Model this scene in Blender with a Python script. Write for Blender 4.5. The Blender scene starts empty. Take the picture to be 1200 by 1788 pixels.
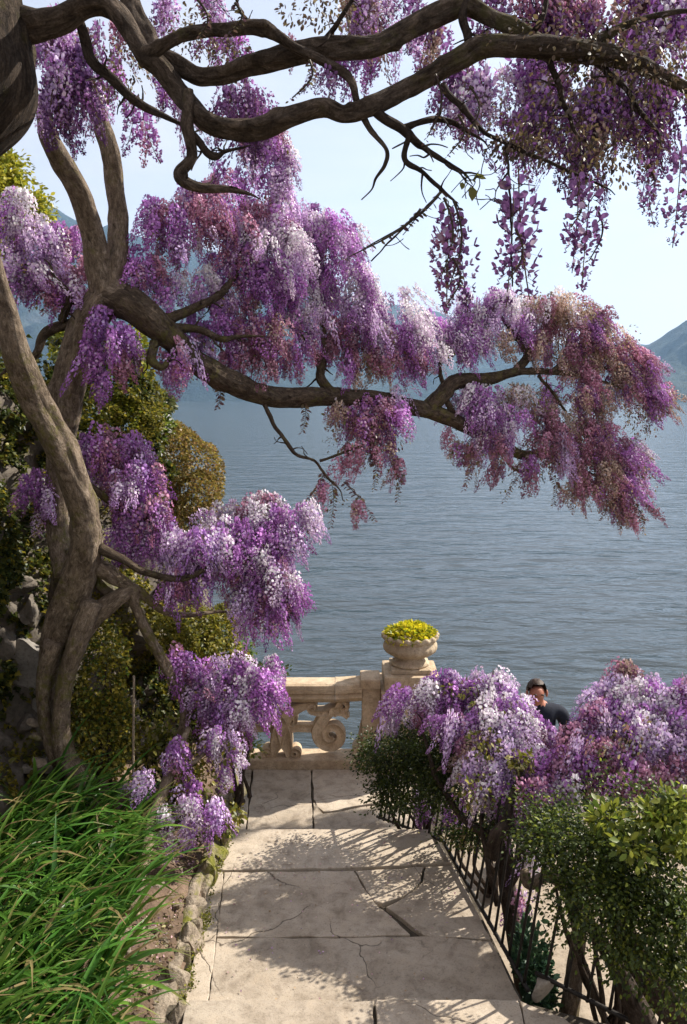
import bpy, bmesh, math, random
import numpy as np
from mathutils import Vector, Matrix

# ------------------------------------------------------------------ camera, sky, sun, exposure
EYE = 3.85
PITCH = math.radians(8.0)
FPX = 1400.0                       # focal length in photo pixels (photo 1200 x 1788)
sc = bpy.context.scene
COL = sc.collection
cam_d = bpy.data.cameras.new('camera')
cam = bpy.data.objects.new('camera', cam_d); COL.objects.link(cam)
cam.location = (0, 0, EYE)
cam.rotation_euler = (math.pi / 2 - PITCH, 0, 0)
cam_d.sensor_fit = 'VERTICAL'; cam_d.sensor_height = 36.0; cam_d.lens = FPX / 1788 * 36.0
cam_d.clip_start = 0.05; cam_d.clip_end = 40000
sc.camera = cam

SUN_EL = math.radians(38)
SUN_AZ = math.radians(60)          # clockwise from +Y (view direction) towards +X
world = bpy.data.worlds.new('World'); sc.world = world; world.use_nodes = True
wn = world.node_tree.nodes; wl = world.node_tree.links
for n in list(wn): wn.remove(n)
w_out = wn.new('ShaderNodeOutputWorld'); w_bg = wn.new('ShaderNodeBackground')
w_sky = wn.new('ShaderNodeTexSky'); w_sky.sky_type = 'NISHITA'; w_sky.sun_disc = False
w_sky.sun_elevation = SUN_EL; w_sky.sun_rotation = SUN_AZ
w_sky.air_density = 1.0; w_sky.dust_density = 1.6; w_sky.ozone_density = 1.2; w_sky.altitude = 200
w_bg.inputs['Strength'].default_value = 0.07
# thin veil of cloud over the whole sky
w_tc = wn.new('ShaderNodeTexCoord'); w_map = wn.new('ShaderNodeMapping')
w_map.inputs['Scale'].default_value = (1.6, 1.6, 5.0)
w_nz = wn.new('ShaderNodeTexNoise'); w_nz.inputs['Scale'].default_value = 1.7
w_nz.inputs['Detail'].default_value = 7; w_nz.inputs['Roughness'].default_value = 0.55
w_nz.inputs['Distortion'].default_value = 0.4
w_rp = wn.new('ShaderNodeMapRange'); w_rp.inputs[1].default_value = 0.36; w_rp.inputs[2].default_value = 0.70
w_rp.inputs[3].default_value = 0.60; w_rp.inputs[4].default_value = 0.97
w_mx = wn.new('ShaderNodeMix'); w_mx.data_type = 'RGBA'
w_mx.inputs[7].default_value = (6.9, 6.35, 6.3, 1)
wl.new(w_tc.outputs['Generated'], w_map.inputs['Vector']); wl.new(w_map.outputs['Vector'], w_nz.inputs['Vector'])
wl.new(w_nz.outputs['Fac'], w_rp.inputs[0]); wl.new(w_rp.outputs[0], w_mx.inputs[0])
wl.new(w_sky.outputs['Color'], w_mx.inputs[6]); wl.new(w_mx.outputs[2], w_bg.inputs['Color'])
wl.new(w_bg.outputs['Background'], w_out.inputs['Surface'])

sun_d = bpy.data.lights.new('sun', 'SUN'); sun_d.energy = 5.0; sun_d.angle = math.radians(0.53)
sun_d.color = (1.0, 0.93, 0.82)
sun = bpy.data.objects.new('sun', sun_d); COL.objects.link(sun)
SDIR = Vector((math.sin(SUN_AZ) * math.cos(SUN_EL), math.cos(SUN_AZ) * math.cos(SUN_EL), math.sin(SUN_EL)))
sun.rotation_euler = SDIR.to_track_quat('Z', 'Y').to_euler(); sun.location = SDIR * 30

sc.view_settings.view_transform = 'Standard'; sc.view_settings.look = 'None'
sc.view_settings.exposure = 1.12; sc.view_settings.gamma = 1.0; sc.view_settings.use_curve_mapping = False
sc.render.engine = 'CYCLES'
sc.cycles.use_denoising = True
sc.cycles.max_bounces = 7; sc.cycles.diffuse_bounces = 4; sc.cycles.transmission_bounces = 4
sc.cycles.glossy_bounces = 3; sc.cycles.volume_bounces = 1; sc.cycles.transparent_max_bounces = 8
sc.cycles.sample_clamp_indirect = 6.0
sc.cycles.caustics_reflective = False; sc.cycles.caustics_refractive = False

# ------------------------------------------------------------------ helpers
rng = np.random.default_rng(11); random.seed(11)
CP, SP = math.cos(PITCH), math.sin(PITCH)
def P(px, py, dep):
    """photo pixel + distance along the optical axis -> world point"""
    x = (px - 600) / FPX * dep; u = -(py - 894) / FPX * dep
    return np.array((x, dep * CP + u * SP, EYE - dep * SP + u * CP))
def G(px, py, z):
    """photo pixel on the horizontal plane z"""
    d = P(px, py, 1.0) - np.array((0, 0, EYE))
    return np.array((0, 0, EYE)) + d * ((z - EYE) / d[2])

class sines:
    def __init__(s, seed, f=1.0, n=9, spread=2.2):
        r = np.random.default_rng(seed); d = r.normal(size=(n, 3)); d /= np.linalg.norm(d, axis=1)[:, None]
        k = f * np.exp(r.uniform(-math.log(spread), math.log(spread), n))
        s.k = d * k[:, None] * 2 * math.pi; s.p = r.uniform(0, 6.28, n); s.a = 1 / np.sqrt(k / f); s.a /= np.sqrt((s.a ** 2).sum() / 2)
    def __call__(s, X): return (np.sin(np.asarray(X) @ s.k.T + s.p) * s.a).sum(-1)

def link(o, parent=None):
    COL.objects.link(o)
    if parent is not None:
        o.parent = parent
        o.matrix_parent_inverse = Matrix.Translation(-Vector(parent.location)) if parent.type == 'EMPTY' else Matrix.Identity(4)
    return o
def thing(name, label, cat, loc=(0, 0, 0), group=None):
    o = bpy.data.objects.new(name, None); o.location = [float(c) for c in loc]; o.empty_display_size = 0.1
    o['label'] = label; o['category'] = cat
    if group: o['group'] = group
    return link(o)
def tag(o, label, cat, group=None, kind=None):
    o['label'] = label; o['category'] = cat
    if group: o['group'] = group
    if kind: o['kind'] = kind
    return o

def mesh(name, V, F, mat, col=None, bark=None, smooth=False):
    """V (n,3); F: (m,k) array or list of such arrays with different k"""
    Fs = [np.asarray(f, dtype=np.int32) for f in (F if isinstance(F, list) else [F]) if len(f)]
    me = bpy.data.meshes.new(name)
    V = np.asarray(V, dtype=np.float32)
    nl = sum(f.size for f in Fs); npoly = sum(len(f) for f in Fs)
    me.vertices.add(len(V)); me.vertices.foreach_set('co', V.ravel())
    me.loops.add(nl); me.loops.foreach_set('vertex_index', np.concatenate([f.ravel() for f in Fs]))
    me.polygons.add(npoly)
    tot = np.concatenate([np.full(len(f), f.shape[1], dtype=np.int32) for f in Fs])
    st = np.concatenate(([0], np.cumsum(tot)[:-1])).astype(np.int32)
    me.polygons.foreach_set('loop_start', st)
    if smooth: me.polygons.foreach_set('use_smooth', np.ones(npoly, dtype=bool))
    me.update(calc_edges=True)
    if col is not None:
        c = np.ones((npoly, 4), dtype=np.float32); c[:, :3] = col
        a = me.attributes.new('col', 'FLOAT_COLOR', 'FACE'); a.data.foreach_set('color', c.ravel())
    if bark is not None:
        a = me.attributes.new('bark', 'FLOAT_VECTOR', 'POINT'); a.data.foreach_set('vector', np.asarray(bark, dtype=np.float32).ravel())
    me.materials.append(mat)
    return me
def obj(name, me, parent=None): return link(bpy.data.objects.new(name, me), parent)

def from_bm(name, bm, mat, parent=None, smooth=False):
    bmesh.ops.recalc_face_normals(bm, faces=bm.faces)
    me = bpy.data.meshes.new(name); bm.to_mesh(me); bm.free(); me.materials.append(mat)
    if smooth:
        for p in me.polygons: p.use_smooth = True
    return obj(name, me, parent)
def box_bm(lo, hi, bevel=0.0, bm=None):
    bm = bm or bmesh.new()
    r = bmesh.ops.create_cube(bm, size=1.0)
    for v in r['verts']:
        v.co = Vector([(lo[i] + hi[i]) / 2 + v.co[i] * (hi[i] - lo[i]) for i in range(3)])
    if bevel:
        es = {e for v in r['verts'] for e in v.link_edges}
        bmesh.ops.bevel(bm, geom=list(es), offset=bevel, segments=2, affect='EDGES', profile=0.7)
    return bm

def catmull(pts, per=6):
    pts = np.asarray(pts, float)
    q = np.vstack([2 * pts[0] - pts[1], pts, 2 * pts[-1] - pts[-2]]); out = []
    for i in range(1, len(q) - 2):
        a, b, c, d = q[i - 1], q[i], q[i + 1], q[i + 2]
        for t in np.linspace(0, 1, per, endpoint=False):
            out.append(.5 * (2 * b + (c - a) * t + (2 * a - 5 * b + 4 * c - d) * t * t + (3 * b - a - 3 * c + d) * t ** 3))
    out.append(q[-2]); return np.array(out)
_bn = [sines(101, 1.0), sines(102, 1.0), sines(103, 1.0)]
def tube_np(pts, rad, seg=10, per=6, rough=0.10, wob=0.0, seed=0, flute=0.0):
    pr = catmull(np.column_stack([pts, rad]), per); C = pr[:, :3].copy(); R = np.maximum(pr[:, 3], 0.0012)
    L = np.concatenate(([0], np.cumsum(np.linalg.norm(np.diff(C, axis=0), axis=1))))
    if wob:
        for k in range(3): C[:, k] += wob * R * _bn[k](np.column_stack([L * 2.2 / (R.mean() * 12 + .01) * .3, np.full(len(L), seed * 1.7), np.zeros(len(L))]))
    T = np.gradient(C, axis=0); T /= np.linalg.norm(T, axis=1)[:, None] + 1e-9
    up = np.array((0, 0, 1.)) if abs(T[0][2]) < .9 else np.array((1., 0, 0))
    N = np.zeros_like(C); n = np.cross(np.cross(T[0], up), T[0])
    for i in range(len(C)):
        n = n - T[i] * n.dot(T[i]); n /= np.linalg.norm(n) + 1e-9; N[i] = n
    B = np.cross(T, N)
    th = np.linspace(0, 2 * math.pi, seg, endpoint=False)
    ct, st = np.cos(th), np.sin(th)
    dirs = N[:, None, :] * ct[None, :, None] + B[:, None, :] * st[None, :, None]
    base = np.stack([np.broadcast_to(ct, (len(C), seg)), np.broadcast_to(st, (len(C), seg)), np.broadcast_to(L[:, None] / (R.mean() * 5 + .004), (len(C), seg))], -1)
    rr = 1 + rough * _bn[0](base * .33 + seed) + rough * .45 * _bn[1](base * .9 + seed)
    if flute: rr = rr + flute * np.cos(th[None, :] * 3 + L[:, None] * 3 + seed) + flute * .6 * np.cos(th[None, :] * 5 - L[:, None] * 4)
    if seg >= 12:
        kr = np.random.default_rng(int(seed * 13 + seg + len(C)))
        for _ in range(int(L[-1] / (R.mean() * 5.5)) + 2):
            l0, a0, am = kr.uniform(0, L[-1]), kr.uniform(0, 6.28), kr.choice([kr.uniform(.10, .30), -kr.uniform(.08, .2)])
            da = np.abs((th[None, :] - a0 + math.pi) % (2 * math.pi) - math.pi)
            rr = rr + am * np.exp(-((L[:, None] - l0) / (R[:, None] * kr.uniform(.45, 1.1))) ** 2 - (da / kr.uniform(.35, .7)) ** 2)
        if seg >= 18: rr = rr - .050 * np.exp(-(_bn[1](base * (2.6, 2.6, .33) + seed * 2.1) / .42) ** 2) + .02 * _bn[0](base * (4.5, 4.5, 1.1) + seed)
        rr = rr + .022 * _bn[2](base * 2.3 + seed) * (1 if seg > 13 else .5)
    V = C[:, None, :] + dirs * (R[:, None] * rr)[..., None]
    bk = np.stack([np.broadcast_to(ct, (len(C), seg)) * R[:, None], np.broadcast_to(st, (len(C), seg)) * R[:, None], np.broadcast_to(L[:, None], (len(C), seg))], -1)
    n0 = len(C); i = np.arange(n0 - 1)[:, None] * seg; j = np.arange(seg)[None, :]; j2 = (j + 1) % seg
    F = np.stack([i + j, i + j2, i + seg + j2, i + seg + j], -1).reshape(-1, 4)
    V = V.reshape(-1, 3); bk = bk.reshape(-1, 3)
    V = np.vstack([V, C[:1] - T[:1] * R[0] * .25, C[-1:] + T[-1:] * R[-1] * .4]); bk = np.vstack([bk, bk[:1] * 0, bk[-1:] * [0, 0, 1]])
    a, b = len(V) - 2, len(V) - 1; jj = np.arange(seg); jn = (jj + 1) % seg; e = (n0 - 1) * seg
    tri = np.vstack([np.column_stack([np.full(seg, a), jn, jj]), np.column_stack([np.full(seg, b), e + jj, e + jn])])
    return V, F, tri, bk
def tube(name, pts, rad, mat, parent=None, **k):
    V, F, T, bk = tube_np(pts, rad, **k)
    return obj(name, mesh(name, V, [F, T], mat, bark=bk, smooth=True), parent)
def pxtube(name, pts, mat, parent, dep=None, **k):
    """pts: (px, py, width_px[, depth])"""
    q = [(p[0], p[1], p[2], p[3] if len(p) > 3 else dep) for p in pts]
    if name == 'branch':
        (a, b, w, d), (a0, b0, _, d0) = q[-1], q[-2]
        if 4 < w < 30 and -20 < a < 1220 and -10 < b:           # no blunt ends
            l = max(8, math.hypot(a - a0, b - b0)); g = (1.4 * w + 14) / l
            q += [(a + (a - a0) * g + 5, b + (b - b0) * g + .3 * w, w * .55, d), (a + (a - a0) * g * 1.9 - 2, b + (b - b0) * g * 1.9 + .8 * w, 2.0, d)]
    return tube(name, [P(a, b, d) for a, b, w, d in q], [w * .43 * d / FPX for a, b, w, d in q], mat, parent, **k)

def side_twigs(br, pts, mat, n, seed):
    """short kinked twigs growing off a branch"""
    r = np.random.default_rng(seed); c = catmull(np.array([(p[0], p[1], p[2], p[3]) for p in pts], float), 5)
    for _ in range(n):
        i = r.integers(len(c) // 4, len(c)); a, b, w, d = c[i]; ang = r.uniform(0, 6.28); l = r.uniform(14, 34) * (2.2 / d) ** .25; q = [(a, b, min(7, w * .5), d)]
        for k in range(3): ang += r.normal(0, .5); a += math.cos(ang) * l / 2; b += math.sin(ang) * l / 2 + 2; d += r.normal(0, .03); q.append((a, b, max(1.6, min(7, w * .5) * (.7 - .2 * k)), d))
        pxtube('twig', q, mat, br, seg=5, per=3, rough=.15)
# ------------------------------------------------------------------ materials
def new_mat(name):
    m = bpy.data.materials.new(name); m.use_nodes = True; nt = m.node_tree
    for n in list(nt.nodes): nt.nodes.remove(n)
    return m, nt, nt.nodes.new('ShaderNodeOutputMaterial')
def N(nt, kind, **k):
    n = nt.nodes.new(kind)
    for a, b in k.items():
        if a.startswith('_'): setattr(n, a[1:], b)
        else:
            key = int(a[1:]) if a[0] == 'i' and a[1:].isdigit() else a.replace('__', ' ')
            n.inputs[key].default_value = b
    return n
def noise(nt, vec, scale, detail=6, rough=.6, dist=0.0):
    n = N(nt, 'ShaderNodeTexNoise', Scale=scale, Detail=detail, Roughness=rough, Distortion=dist)
    if vec is not None: nt.links.new(vec, n.inputs['Vector'])
    return n.outputs['Fac']
def ramp(nt, fac, stops):
    r = nt.nodes.new('ShaderNodeValToRGB'); e = r.color_ramp.elements
    while len(e) < len(stops): e.new(0.5)
    for i, (p, c) in enumerate(stops): e[i].position = p; e[i].color = (*c, 1) if len(c) == 3 else c
    nt.links.new(fac, r.inputs['Fac']); return r.outputs['Color']
def mixc(nt, fac, a, b, blend='MIX'):
    m = nt.nodes.new('ShaderNodeMix'); m.data_type = 'RGBA'; m.blend_type = blend
    for s, v in ((0, fac), (6, a), (7, b)):
        if hasattr(v, 'is_output'): nt.links.new(v, m.inputs[s])
        else: m.inputs[s].default_value = v if s == 0 else ((*v, 1) if len(v) == 3 else v)
    return m.outputs[2]
def bump(nt, h, strength=.5, dist=.02, normal=None):
    b = N(nt, 'ShaderNodeBump', Strength=strength, Distance=dist); nt.links.new(h, b.inputs['Height'])
    if normal is not None: nt.links.new(normal, b.inputs['Normal'])
    return b.outputs['Normal']
def math_(nt, op, a, b=None):
    m = nt.nodes.new('ShaderNodeMath'); m.operation = op
    for i, v in enumerate((a, b)):
        if v is None: continue
        if hasattr(v, 'is_output'): nt.links.new(v, m.inputs[i])
        else: m.inputs[i].default_value = v
    return m.outputs[0]
def princ(nt, out, color, rough=.85, normal=None, spec=.3, metal=0.0):
    b = N(nt, 'ShaderNodeBsdfPrincipled', Roughness=rough if not hasattr(rough, 'is_output') else .8, Metallic=metal)
    b.inputs['Specular IOR Level'].default_value = spec
    if hasattr(rough, 'is_output'): nt.links.new(rough, b.inputs['Roughness'])
    if hasattr(color, 'is_output'): nt.links.new(color, b.inputs['Base Color'])
    else: b.inputs['Base Color'].default_value = (*color, 1)
    if normal is not None: nt.links.new(normal, b.inputs['Normal'])
    nt.links.new(b.outputs[0], out.inputs['Surface']); return b
def pos(nt): return nt.nodes.new('ShaderNodeNewGeometry').outputs['Position']
def objvar(nt): return nt.nodes.new('ShaderNodeObjectInfo').outputs['Random']

def stone_mat(name, c0, c1, c2, scale=3.0, bmp=.5, moss=None, fine=60, specks=True):
    m, nt, out = new_mat(name); p = pos(nt)
    a = noise(nt, p, scale, 8, .65); b = noise(nt, p, fine, 5, .7); d = noise(nt, p, scale * 4.3, 6, .6, .6)
    c = ramp(nt, a, [(.3, c0), (.52, c1), (.72, c2)])
    c = mixc(nt, .55, c, ramp(nt, d, [(.3, (.42, .40, .38)), (.6, (1, 1, 1)), (.75, (1.12, 1.08, 1.02))]), 'MULTIPLY')
    if specks: c = mixc(nt, .5, c, ramp(nt, b, [(.34, (.35, .33, .31)), (.5, (1, 1, 1))]), 'MULTIPLY')
    var = N(nt, 'ShaderNodeMapRange', i3=.86, i4=1.1); nt.links.new(objvar(nt), var.inputs[0])
    hv = nt.nodes.new('ShaderNodeHueSaturation'); nt.links.new(var.outputs[0], hv.inputs['Value']); nt.links.new(c, hv.inputs['Color']); c = hv.outputs[0]
    if moss:
        mf = ramp(nt, noise(nt, p, 2.6, 7, .7), [(moss[0], (0, 0, 0)), (moss[0] + .1, (1, 1, 1))])
        c = mixc(nt, mf, c, ramp(nt, b, [(.3, moss[1]), (.7, moss[2])]))
    h = math_(nt, 'ADD', math_(nt, 'MULTIPLY', b, .35), d)
    princ(nt, out, c, .9, bump(nt, h, bmp, .015), .25); return m

def bark_mat(name, c0, c1, c2, moss=.0):
    m, nt, out = new_mat(name)
    at = N(nt, 'ShaderNodeAttribute', _attribute_name='bark'); v = at.outputs['Vector']
    mp = N(nt, 'ShaderNodeMapping', Scale=(1, 1, .30)); nt.links.new(v, mp.inputs['Vector'])
    mp2 = N(nt, 'ShaderNodeMapping', Scale=(1, 1, .75)); nt.links.new(v, mp2.inputs['Vector'])
    a = noise(nt, mp.outputs[0], 55, 9, .75, .9); b = noise(nt, mp2.outputs[0], 14, 7, .65, .8); p = pos(nt); f = noise(nt, p, 170, 4, .7)
    big = noise(nt, p, 2.4, 5, .6)
    c = ramp(nt, a, [(.34, c0), (.52, c1), (.70, c2)])
    c = mixc(nt, .75, c, ramp(nt, b, [(.34, (.30, .27, .25)), (.55, (1, 1, 1)), (.75, (1.3, 1.25, 1.15))]), 'MULTIPLY')
    c = mixc(nt, .6, c, ramp(nt, f, [(.35, (.45, .43, .42)), (.55, (1, 1, 1)), (.7, (1.35, 1.3, 1.25))]), 'MULTIPLY')
    if moss:
        mf = ramp(nt, math_(nt, 'MULTIPLY', big, noise(nt, p, 18, 5, .7)), [(.27, (0, 0, 0)), (.36, (moss, moss, moss))])
        c = mixc(nt, mf, c, (.13, .12, .03))
    h = math_(nt, 'ADD', math_(nt, 'ADD', math_(nt, 'MULTIPLY', a, .8), b), math_(nt, 'MULTIPLY', f, .12))
    princ(nt, out, c, .9, bump(nt, h, 1.0, .03), .15); return m

def leaf_mat(name, trans=.45, rough=.5, spec=.3, hue=.02, val=.25, attr=True, col=None):
    m, nt, out = new_mat(name)
    c = N(nt, 'ShaderNodeAttribute', _attribute_name='col').outputs['Color'] if attr else None
    hv = nt.nodes.new('ShaderNodeHueSaturation'); r = objvar(nt)
    a = N(nt, 'ShaderNodeMapRange', i3=1 - val, i4=1 + val * .8); nt.links.new(r, a.inputs[0]); nt.links.new(a.outputs[0], hv.inputs['Value'])
    a = N(nt, 'ShaderNodeMapRange', i3=.5 - hue, i4=.5 + hue); nt.links.new(math_(nt, 'FRACT', math_(nt, 'MULTIPLY', r, 7.31)), a.inputs[0]); nt.links.new(a.outputs[0], hv.inputs['Hue'])
    if c is not None: nt.links.new(c, hv.inputs['Color'])
    else: hv.inputs['Color'].default_value = (*col, 1)
    c = hv.outputs[0]
    b = N(nt, 'ShaderNodeBsdfPrincipled', Roughness=rough); b.inputs['Specular IOR Level'].default_value = spec
    nt.links.new(c, b.inputs['Base Color'])
    t = nt.nodes.new('ShaderNodeBsdfTranslucent'); nt.links.new(c, t.inputs['Color'])
    x = N(nt, 'ShaderNodeMixShader', i0=trans); nt.links.new(b.outputs[0], x.inputs[1]); nt.links.new(t.outputs[0], x.inputs[2])
    nt.links.new(x.outputs[0], out.inputs['Surface']); return m
def plain_mat(name, col, rough=.6, spec=.3, metal=0.0, vary=.25, scale=30, bmp=.2):
    m, nt, out = new_mat(name); p = pos(nt); n = noise(nt, p, scale, 6, .65)
    lo = tuple(c * (1 - vary) for c in col); hi = tuple(min(1, c * (1 + vary)) for c in col)
    princ(nt, out, ramp(nt, n, [(.3, lo), (.7, hi)]), rough, bump(nt, n, bmp, .005), spec, metal); return m

M = {}
m, nt, out = new_mat('slab_stone'); p = pos(nt)
oi = nt.nodes.new('ShaderNodeObjectInfo'); a1 = noise(nt, p, 1.7, 8, .65); a2 = noise(nt, p, 7.5, 7, .65, .5); a3 = noise(nt, p, 95, 5, .75); a4 = noise(nt, p, 28, 6, .7, .3)
c = ramp(nt, a1, [(.30, (.335, .278, .212)), (.50, (.425, .360, .285)), (.72, (.49, .425, .345))])
c = mixc(nt, .8, c, ramp(nt, a2, [(.33, (.58, .55, .52)), (.52, (1, 1, 1)), (.70, (1.10, 1.07, 1.03))]), 'MULTIPLY')
c = mixc(nt, .7, c, ramp(nt, a3, [(.33, (.45, .43, .41)), (.47, (1, 1, 1))]), 'MULTIPLY')
c = mixc(nt, .6, c, ramp(nt, a4, [(.30, (.50, .47, .43)), (.42, (1, 1, 1)), (.75, (1.08, 1.06, 1.04))]), 'MULTIPLY')
wn_ = N(nt, 'ShaderNodeTexNoise', Scale=2.2, Detail=5); nt.links.new(p, wn_.inputs['Vector'])
wp = mixc(nt, .34, p, wn_.outputs['Color'], 'ADD')
vo = N(nt, 'ShaderNodeTexVoronoi', Scale=1.15, _feature='DISTANCE_TO_EDGE'); nt.links.new(wp, vo.inputs['Vector'])
ck = ramp(nt, vo.outputs['Distance'], [(.0, (1, 1, 1)), (.006, (0, 0, 0))]); cm = ramp(nt, noise(nt, p, 1.3, 3, .5), [(.50, (0, 0, 0)), (.58, (1, 1, 1))])
ckm = mixc(nt, 1.0, ck, cm, 'MULTIPLY'); c = mixc(nt, ckm, c, (.07, .055, .04))
hv = nt.nodes.new('ShaderNodeHueSaturation'); vr = N(nt, 'ShaderNodeMapRange', i3=.84, i4=1.08); nt.links.new(oi.outputs['Random'], vr.inputs[0]); nt.links.new(vr.outputs[0], hv.inputs['Value']); nt.links.new(c, hv.inputs['Color'])
hh_ = math_(nt, 'SUBTRACT', math_(nt, 'ADD', math_(nt, 'ADD', math_(nt, 'MULTIPLY', a3, .25), math_(nt, 'MULTIPLY', a4, .5)), a2), ckm)
princ(nt, out, hv.outputs[0], .88, bump(nt, hh_, .38, .012), .25); M['slab'] = m
M['bal'] = stone_mat('balustrade_stone', (.47, .345, .22), (.57, .44, .30), (.64, .52, .375), 3.0, .25, None, 70)
M['urn'] = stone_mat('urn_stone', (.42, .32, .21), (.55, .44, .31), (.66, .56, .42), 7, .5, None, 60)
M['rock'] = stone_mat('bank_rock', (.09, .08, .065), (.16, .135, .11), (.26, .225, .185), 2.6, .9, (.54, (.05, .06, .01), (.15, .15, .025)), 30)
M['edge'] = stone_mat('edging_rock', (.17, .135, .10), (.28, .23, .175), (.40, .335, .26), 9, 1.0, (.50, (.06, .07, .01), (.20, .19, .03)), 34)
M['wall'] = stone_mat('old_wall', (.17, .155, .14), (.26, .24, .215), (.34, .31, .28), 2.2, .7, (.62, (.04, .05, .01), (.10, .11, .02)), 40)
M['mortar'] = stone_mat('joint_soil', (.05, .04, .03), (.09, .075, .055), (.13, .11, .08), 6, .8, None, 50)
M['quay'] = stone_mat('quay_stone', (.20, .18, .15), (.30, .27, .23), (.38, .34, .29), 1.5, .5, None, 40)
M['terrace'] = stone_mat('terrace_gravel', (.25, .20, .15), (.34, .28, .21), (.42, .35, .27), 2.5, .5, None, 45)
M['soil'] = stone_mat('bed_soil', (.085, .058, .040), (.165, .112, .077), (.27, .19, .135), 5, 1.0, (.66, (.07, .07, .015), (.14, .14, .03)), 38)
M['bark'] = bark_mat('wisteria_bark', (.085, .064, .046), (.24, .185, .135), (.42, .35, .275), .75)
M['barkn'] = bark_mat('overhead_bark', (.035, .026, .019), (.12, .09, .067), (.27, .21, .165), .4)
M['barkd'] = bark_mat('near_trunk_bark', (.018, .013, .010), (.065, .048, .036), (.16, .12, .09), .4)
M['bark_shade'] = bark_mat('shaded_limb_bark', (.035, .025, .018), (.105, .078, .055), (.22, .17, .125), .6)  # wisteria bark darkened: shade of the backlit limb put into the colour
M['twig'] = bark_mat('twig_bark', (.03, .022, .018), (.075, .055, .042), (.14, .11, .085))
M['pale'] = bark_mat('pale_stem', (.20, .15, .10), (.36, .29, .21), (.48, .40, .31), .3)
M['petal'] = leaf_mat('petals', .27, .6, .2, .018, .16)
M['leaf'] = leaf_mat('leaves', .42, .45, .35, .02, .2)
M['blade'] = leaf_mat('iris_blades', .45, .38, .45, .012, .2)
M['iron'] = plain_mat('wrought_iron', (.022, .019, .017), .55, .4, .3, .5, 60, .4)
M['skin'] = plain_mat('skin', (.40, .165, .105), .5, .35, 0, .12, 25, .05)
M['jacket'] = plain_mat('dark_jacket', (.012, .015, .026), .85, .2, 0, .3, 60, .2)
M['trouser'] = plain_mat('dark_trousers', (.03, .03, .04), .85, .2, 0, .3, 60, .2)
M['hair'] = plain_mat('dark_hair', (.045, .026, .018), .6, .3, 0, .5, 140, .6)
M['stick'] = bark_mat('weathered_stick', (.02, .017, .015), (.05, .042, .036), (.10, .085, .07))

# water
m, nt, out = new_mat('lake_water'); p = pos(nt)
mp = N(nt, 'ShaderNodeMapping', Scale=(.55, 1.0, 1), Rotation=(0, 0, math.radians(-14))); nt.links.new(p, mp.inputs['Vector'])
mp2 = N(nt, 'ShaderNodeMapping', Scale=(.45, 1.0, 1), Rotation=(0, 0, math.radians(9))); nt.links.new(p, mp2.inputs['Vector'])
h1 = noise(nt, mp.outputs[0], .38, 3, .5, .4); h2 = noise(nt, mp2.outputs[0], 1.3, 4, .55, .3); h3 = noise(nt, mp.outputs[0], .05, 3, .5)
h = math_(nt, 'ADD', math_(nt, 'MULTIPLY', h1, 1.0), math_(nt, 'MULTIPLY', h2, .42))
nrm = bump(nt, h, .55, .5)
wb = princ(nt, out, mixc(nt, h3, (.022, .030, .031), (.030, .039, .040)), .13, nrm, .5)
wb.inputs['IOR'].default_value = 1.333
M['water'] = m
# far forested mountains
m, nt, out = new_mat('forested_slope'); p = pos(nt)
a = noise(nt, p, .004, 9, .62); b = noise(nt, p, .03, 6, .7)
c = mixc(nt, .5, ramp(nt, a, [(.35, (.018, .030, .024)), (.55, (.032, .046, .034)), (.7, (.075, .082, .075))]), ramp(nt, b, [(.3, (.45, .45, .45)), (.65, (1.2, 1.2, 1.2))]), 'MULTIPLY')
princ(nt, out, c, .95, bump(nt, math_(nt, 'ADD', a, math_(nt, 'MULTIPLY', b, .2)), 1.0, 60), .1)
M['mount'] = m

# ------------------------------------------------------------------ setting: lake, mountains, path, terrace, bed
WATER_Z = -3.0
def grid_faces(nr, nc):
    i = np.arange(nr - 1)[:, None] * nc; j = np.arange(nc - 1)[None, :]
    return np.stack([i + j, i + j + 1, i + nc + j + 1, i + nc + j], -1).reshape(-1, 4)
lake = obj('lake', mesh('lake', [(-8500, -200, WATER_Z), (8500, -200, WATER_Z), (8500, 8200, WATER_Z), (-8500, 8200, WATER_Z)], np.array([(0, 1, 2, 3)]), M["water"]))
lake['kind'] = 'structure'

def mountain(name, prof, rc, seed):
    px = np.array([q[0] for q in prof], float); py = np.array([q[1] for q in prof], float)
    cols = np.linspace(px[0], px[-1], 260); ys = np.interp(cols, px, py)
    ys = np.convolve(np.pad(ys, 4, mode='edge'), np.ones(9) / 9, 'valid')
    d = np.array([P(a, b, 1.0) - (0, 0, EYE) for a, b in zip(cols, ys)])
    hor = np.linalg.norm(d[:, :2], axis=1); az = d[:, :2] / hor[:, None]; H = EYE + d[:, 2] / hor * rc - WATER_Z
    rows = np.concatenate([np.linspace(0, 1, 44), np.linspace(1.06, 1.6, 8)])
    s1, s2, s3 = sines(seed, 1 / 1500., 10), sines(seed + 1, 1 / 420., 12), sines(seed + 2, 1 / 90., 14)
    V = []
    for t in rows:
        r = rc * (.70 + .30 * t); xy = az * r; X = np.column_stack([xy, np.zeros(len(xy))])
        rid = np.abs(s1(X)) * .55 + np.abs(s2(X)) * .3
        f = t ** .85 if t <= 1 else max(0, 1 - ((t - 1) / .6) ** 1.3)
        z = H * f * (1 - .55 * (1 - min(t, 1)) ** .6 * rid) + (H * .012 * s3(X) + H * .012 * s2(X)) * min(1, 3 * t) * (1 if t <= 1 else .3)
        z = np.where(t == 0, -1.0, z)
        V.append(np.column_stack([xy, z + WATER_Z]))
    V = np.concatenate(V); o = obj(name, mesh(name, V, grid_faces(len(rows), len(cols)), M['mount'], smooth=True)); o['kind'] = 'structure'
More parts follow.
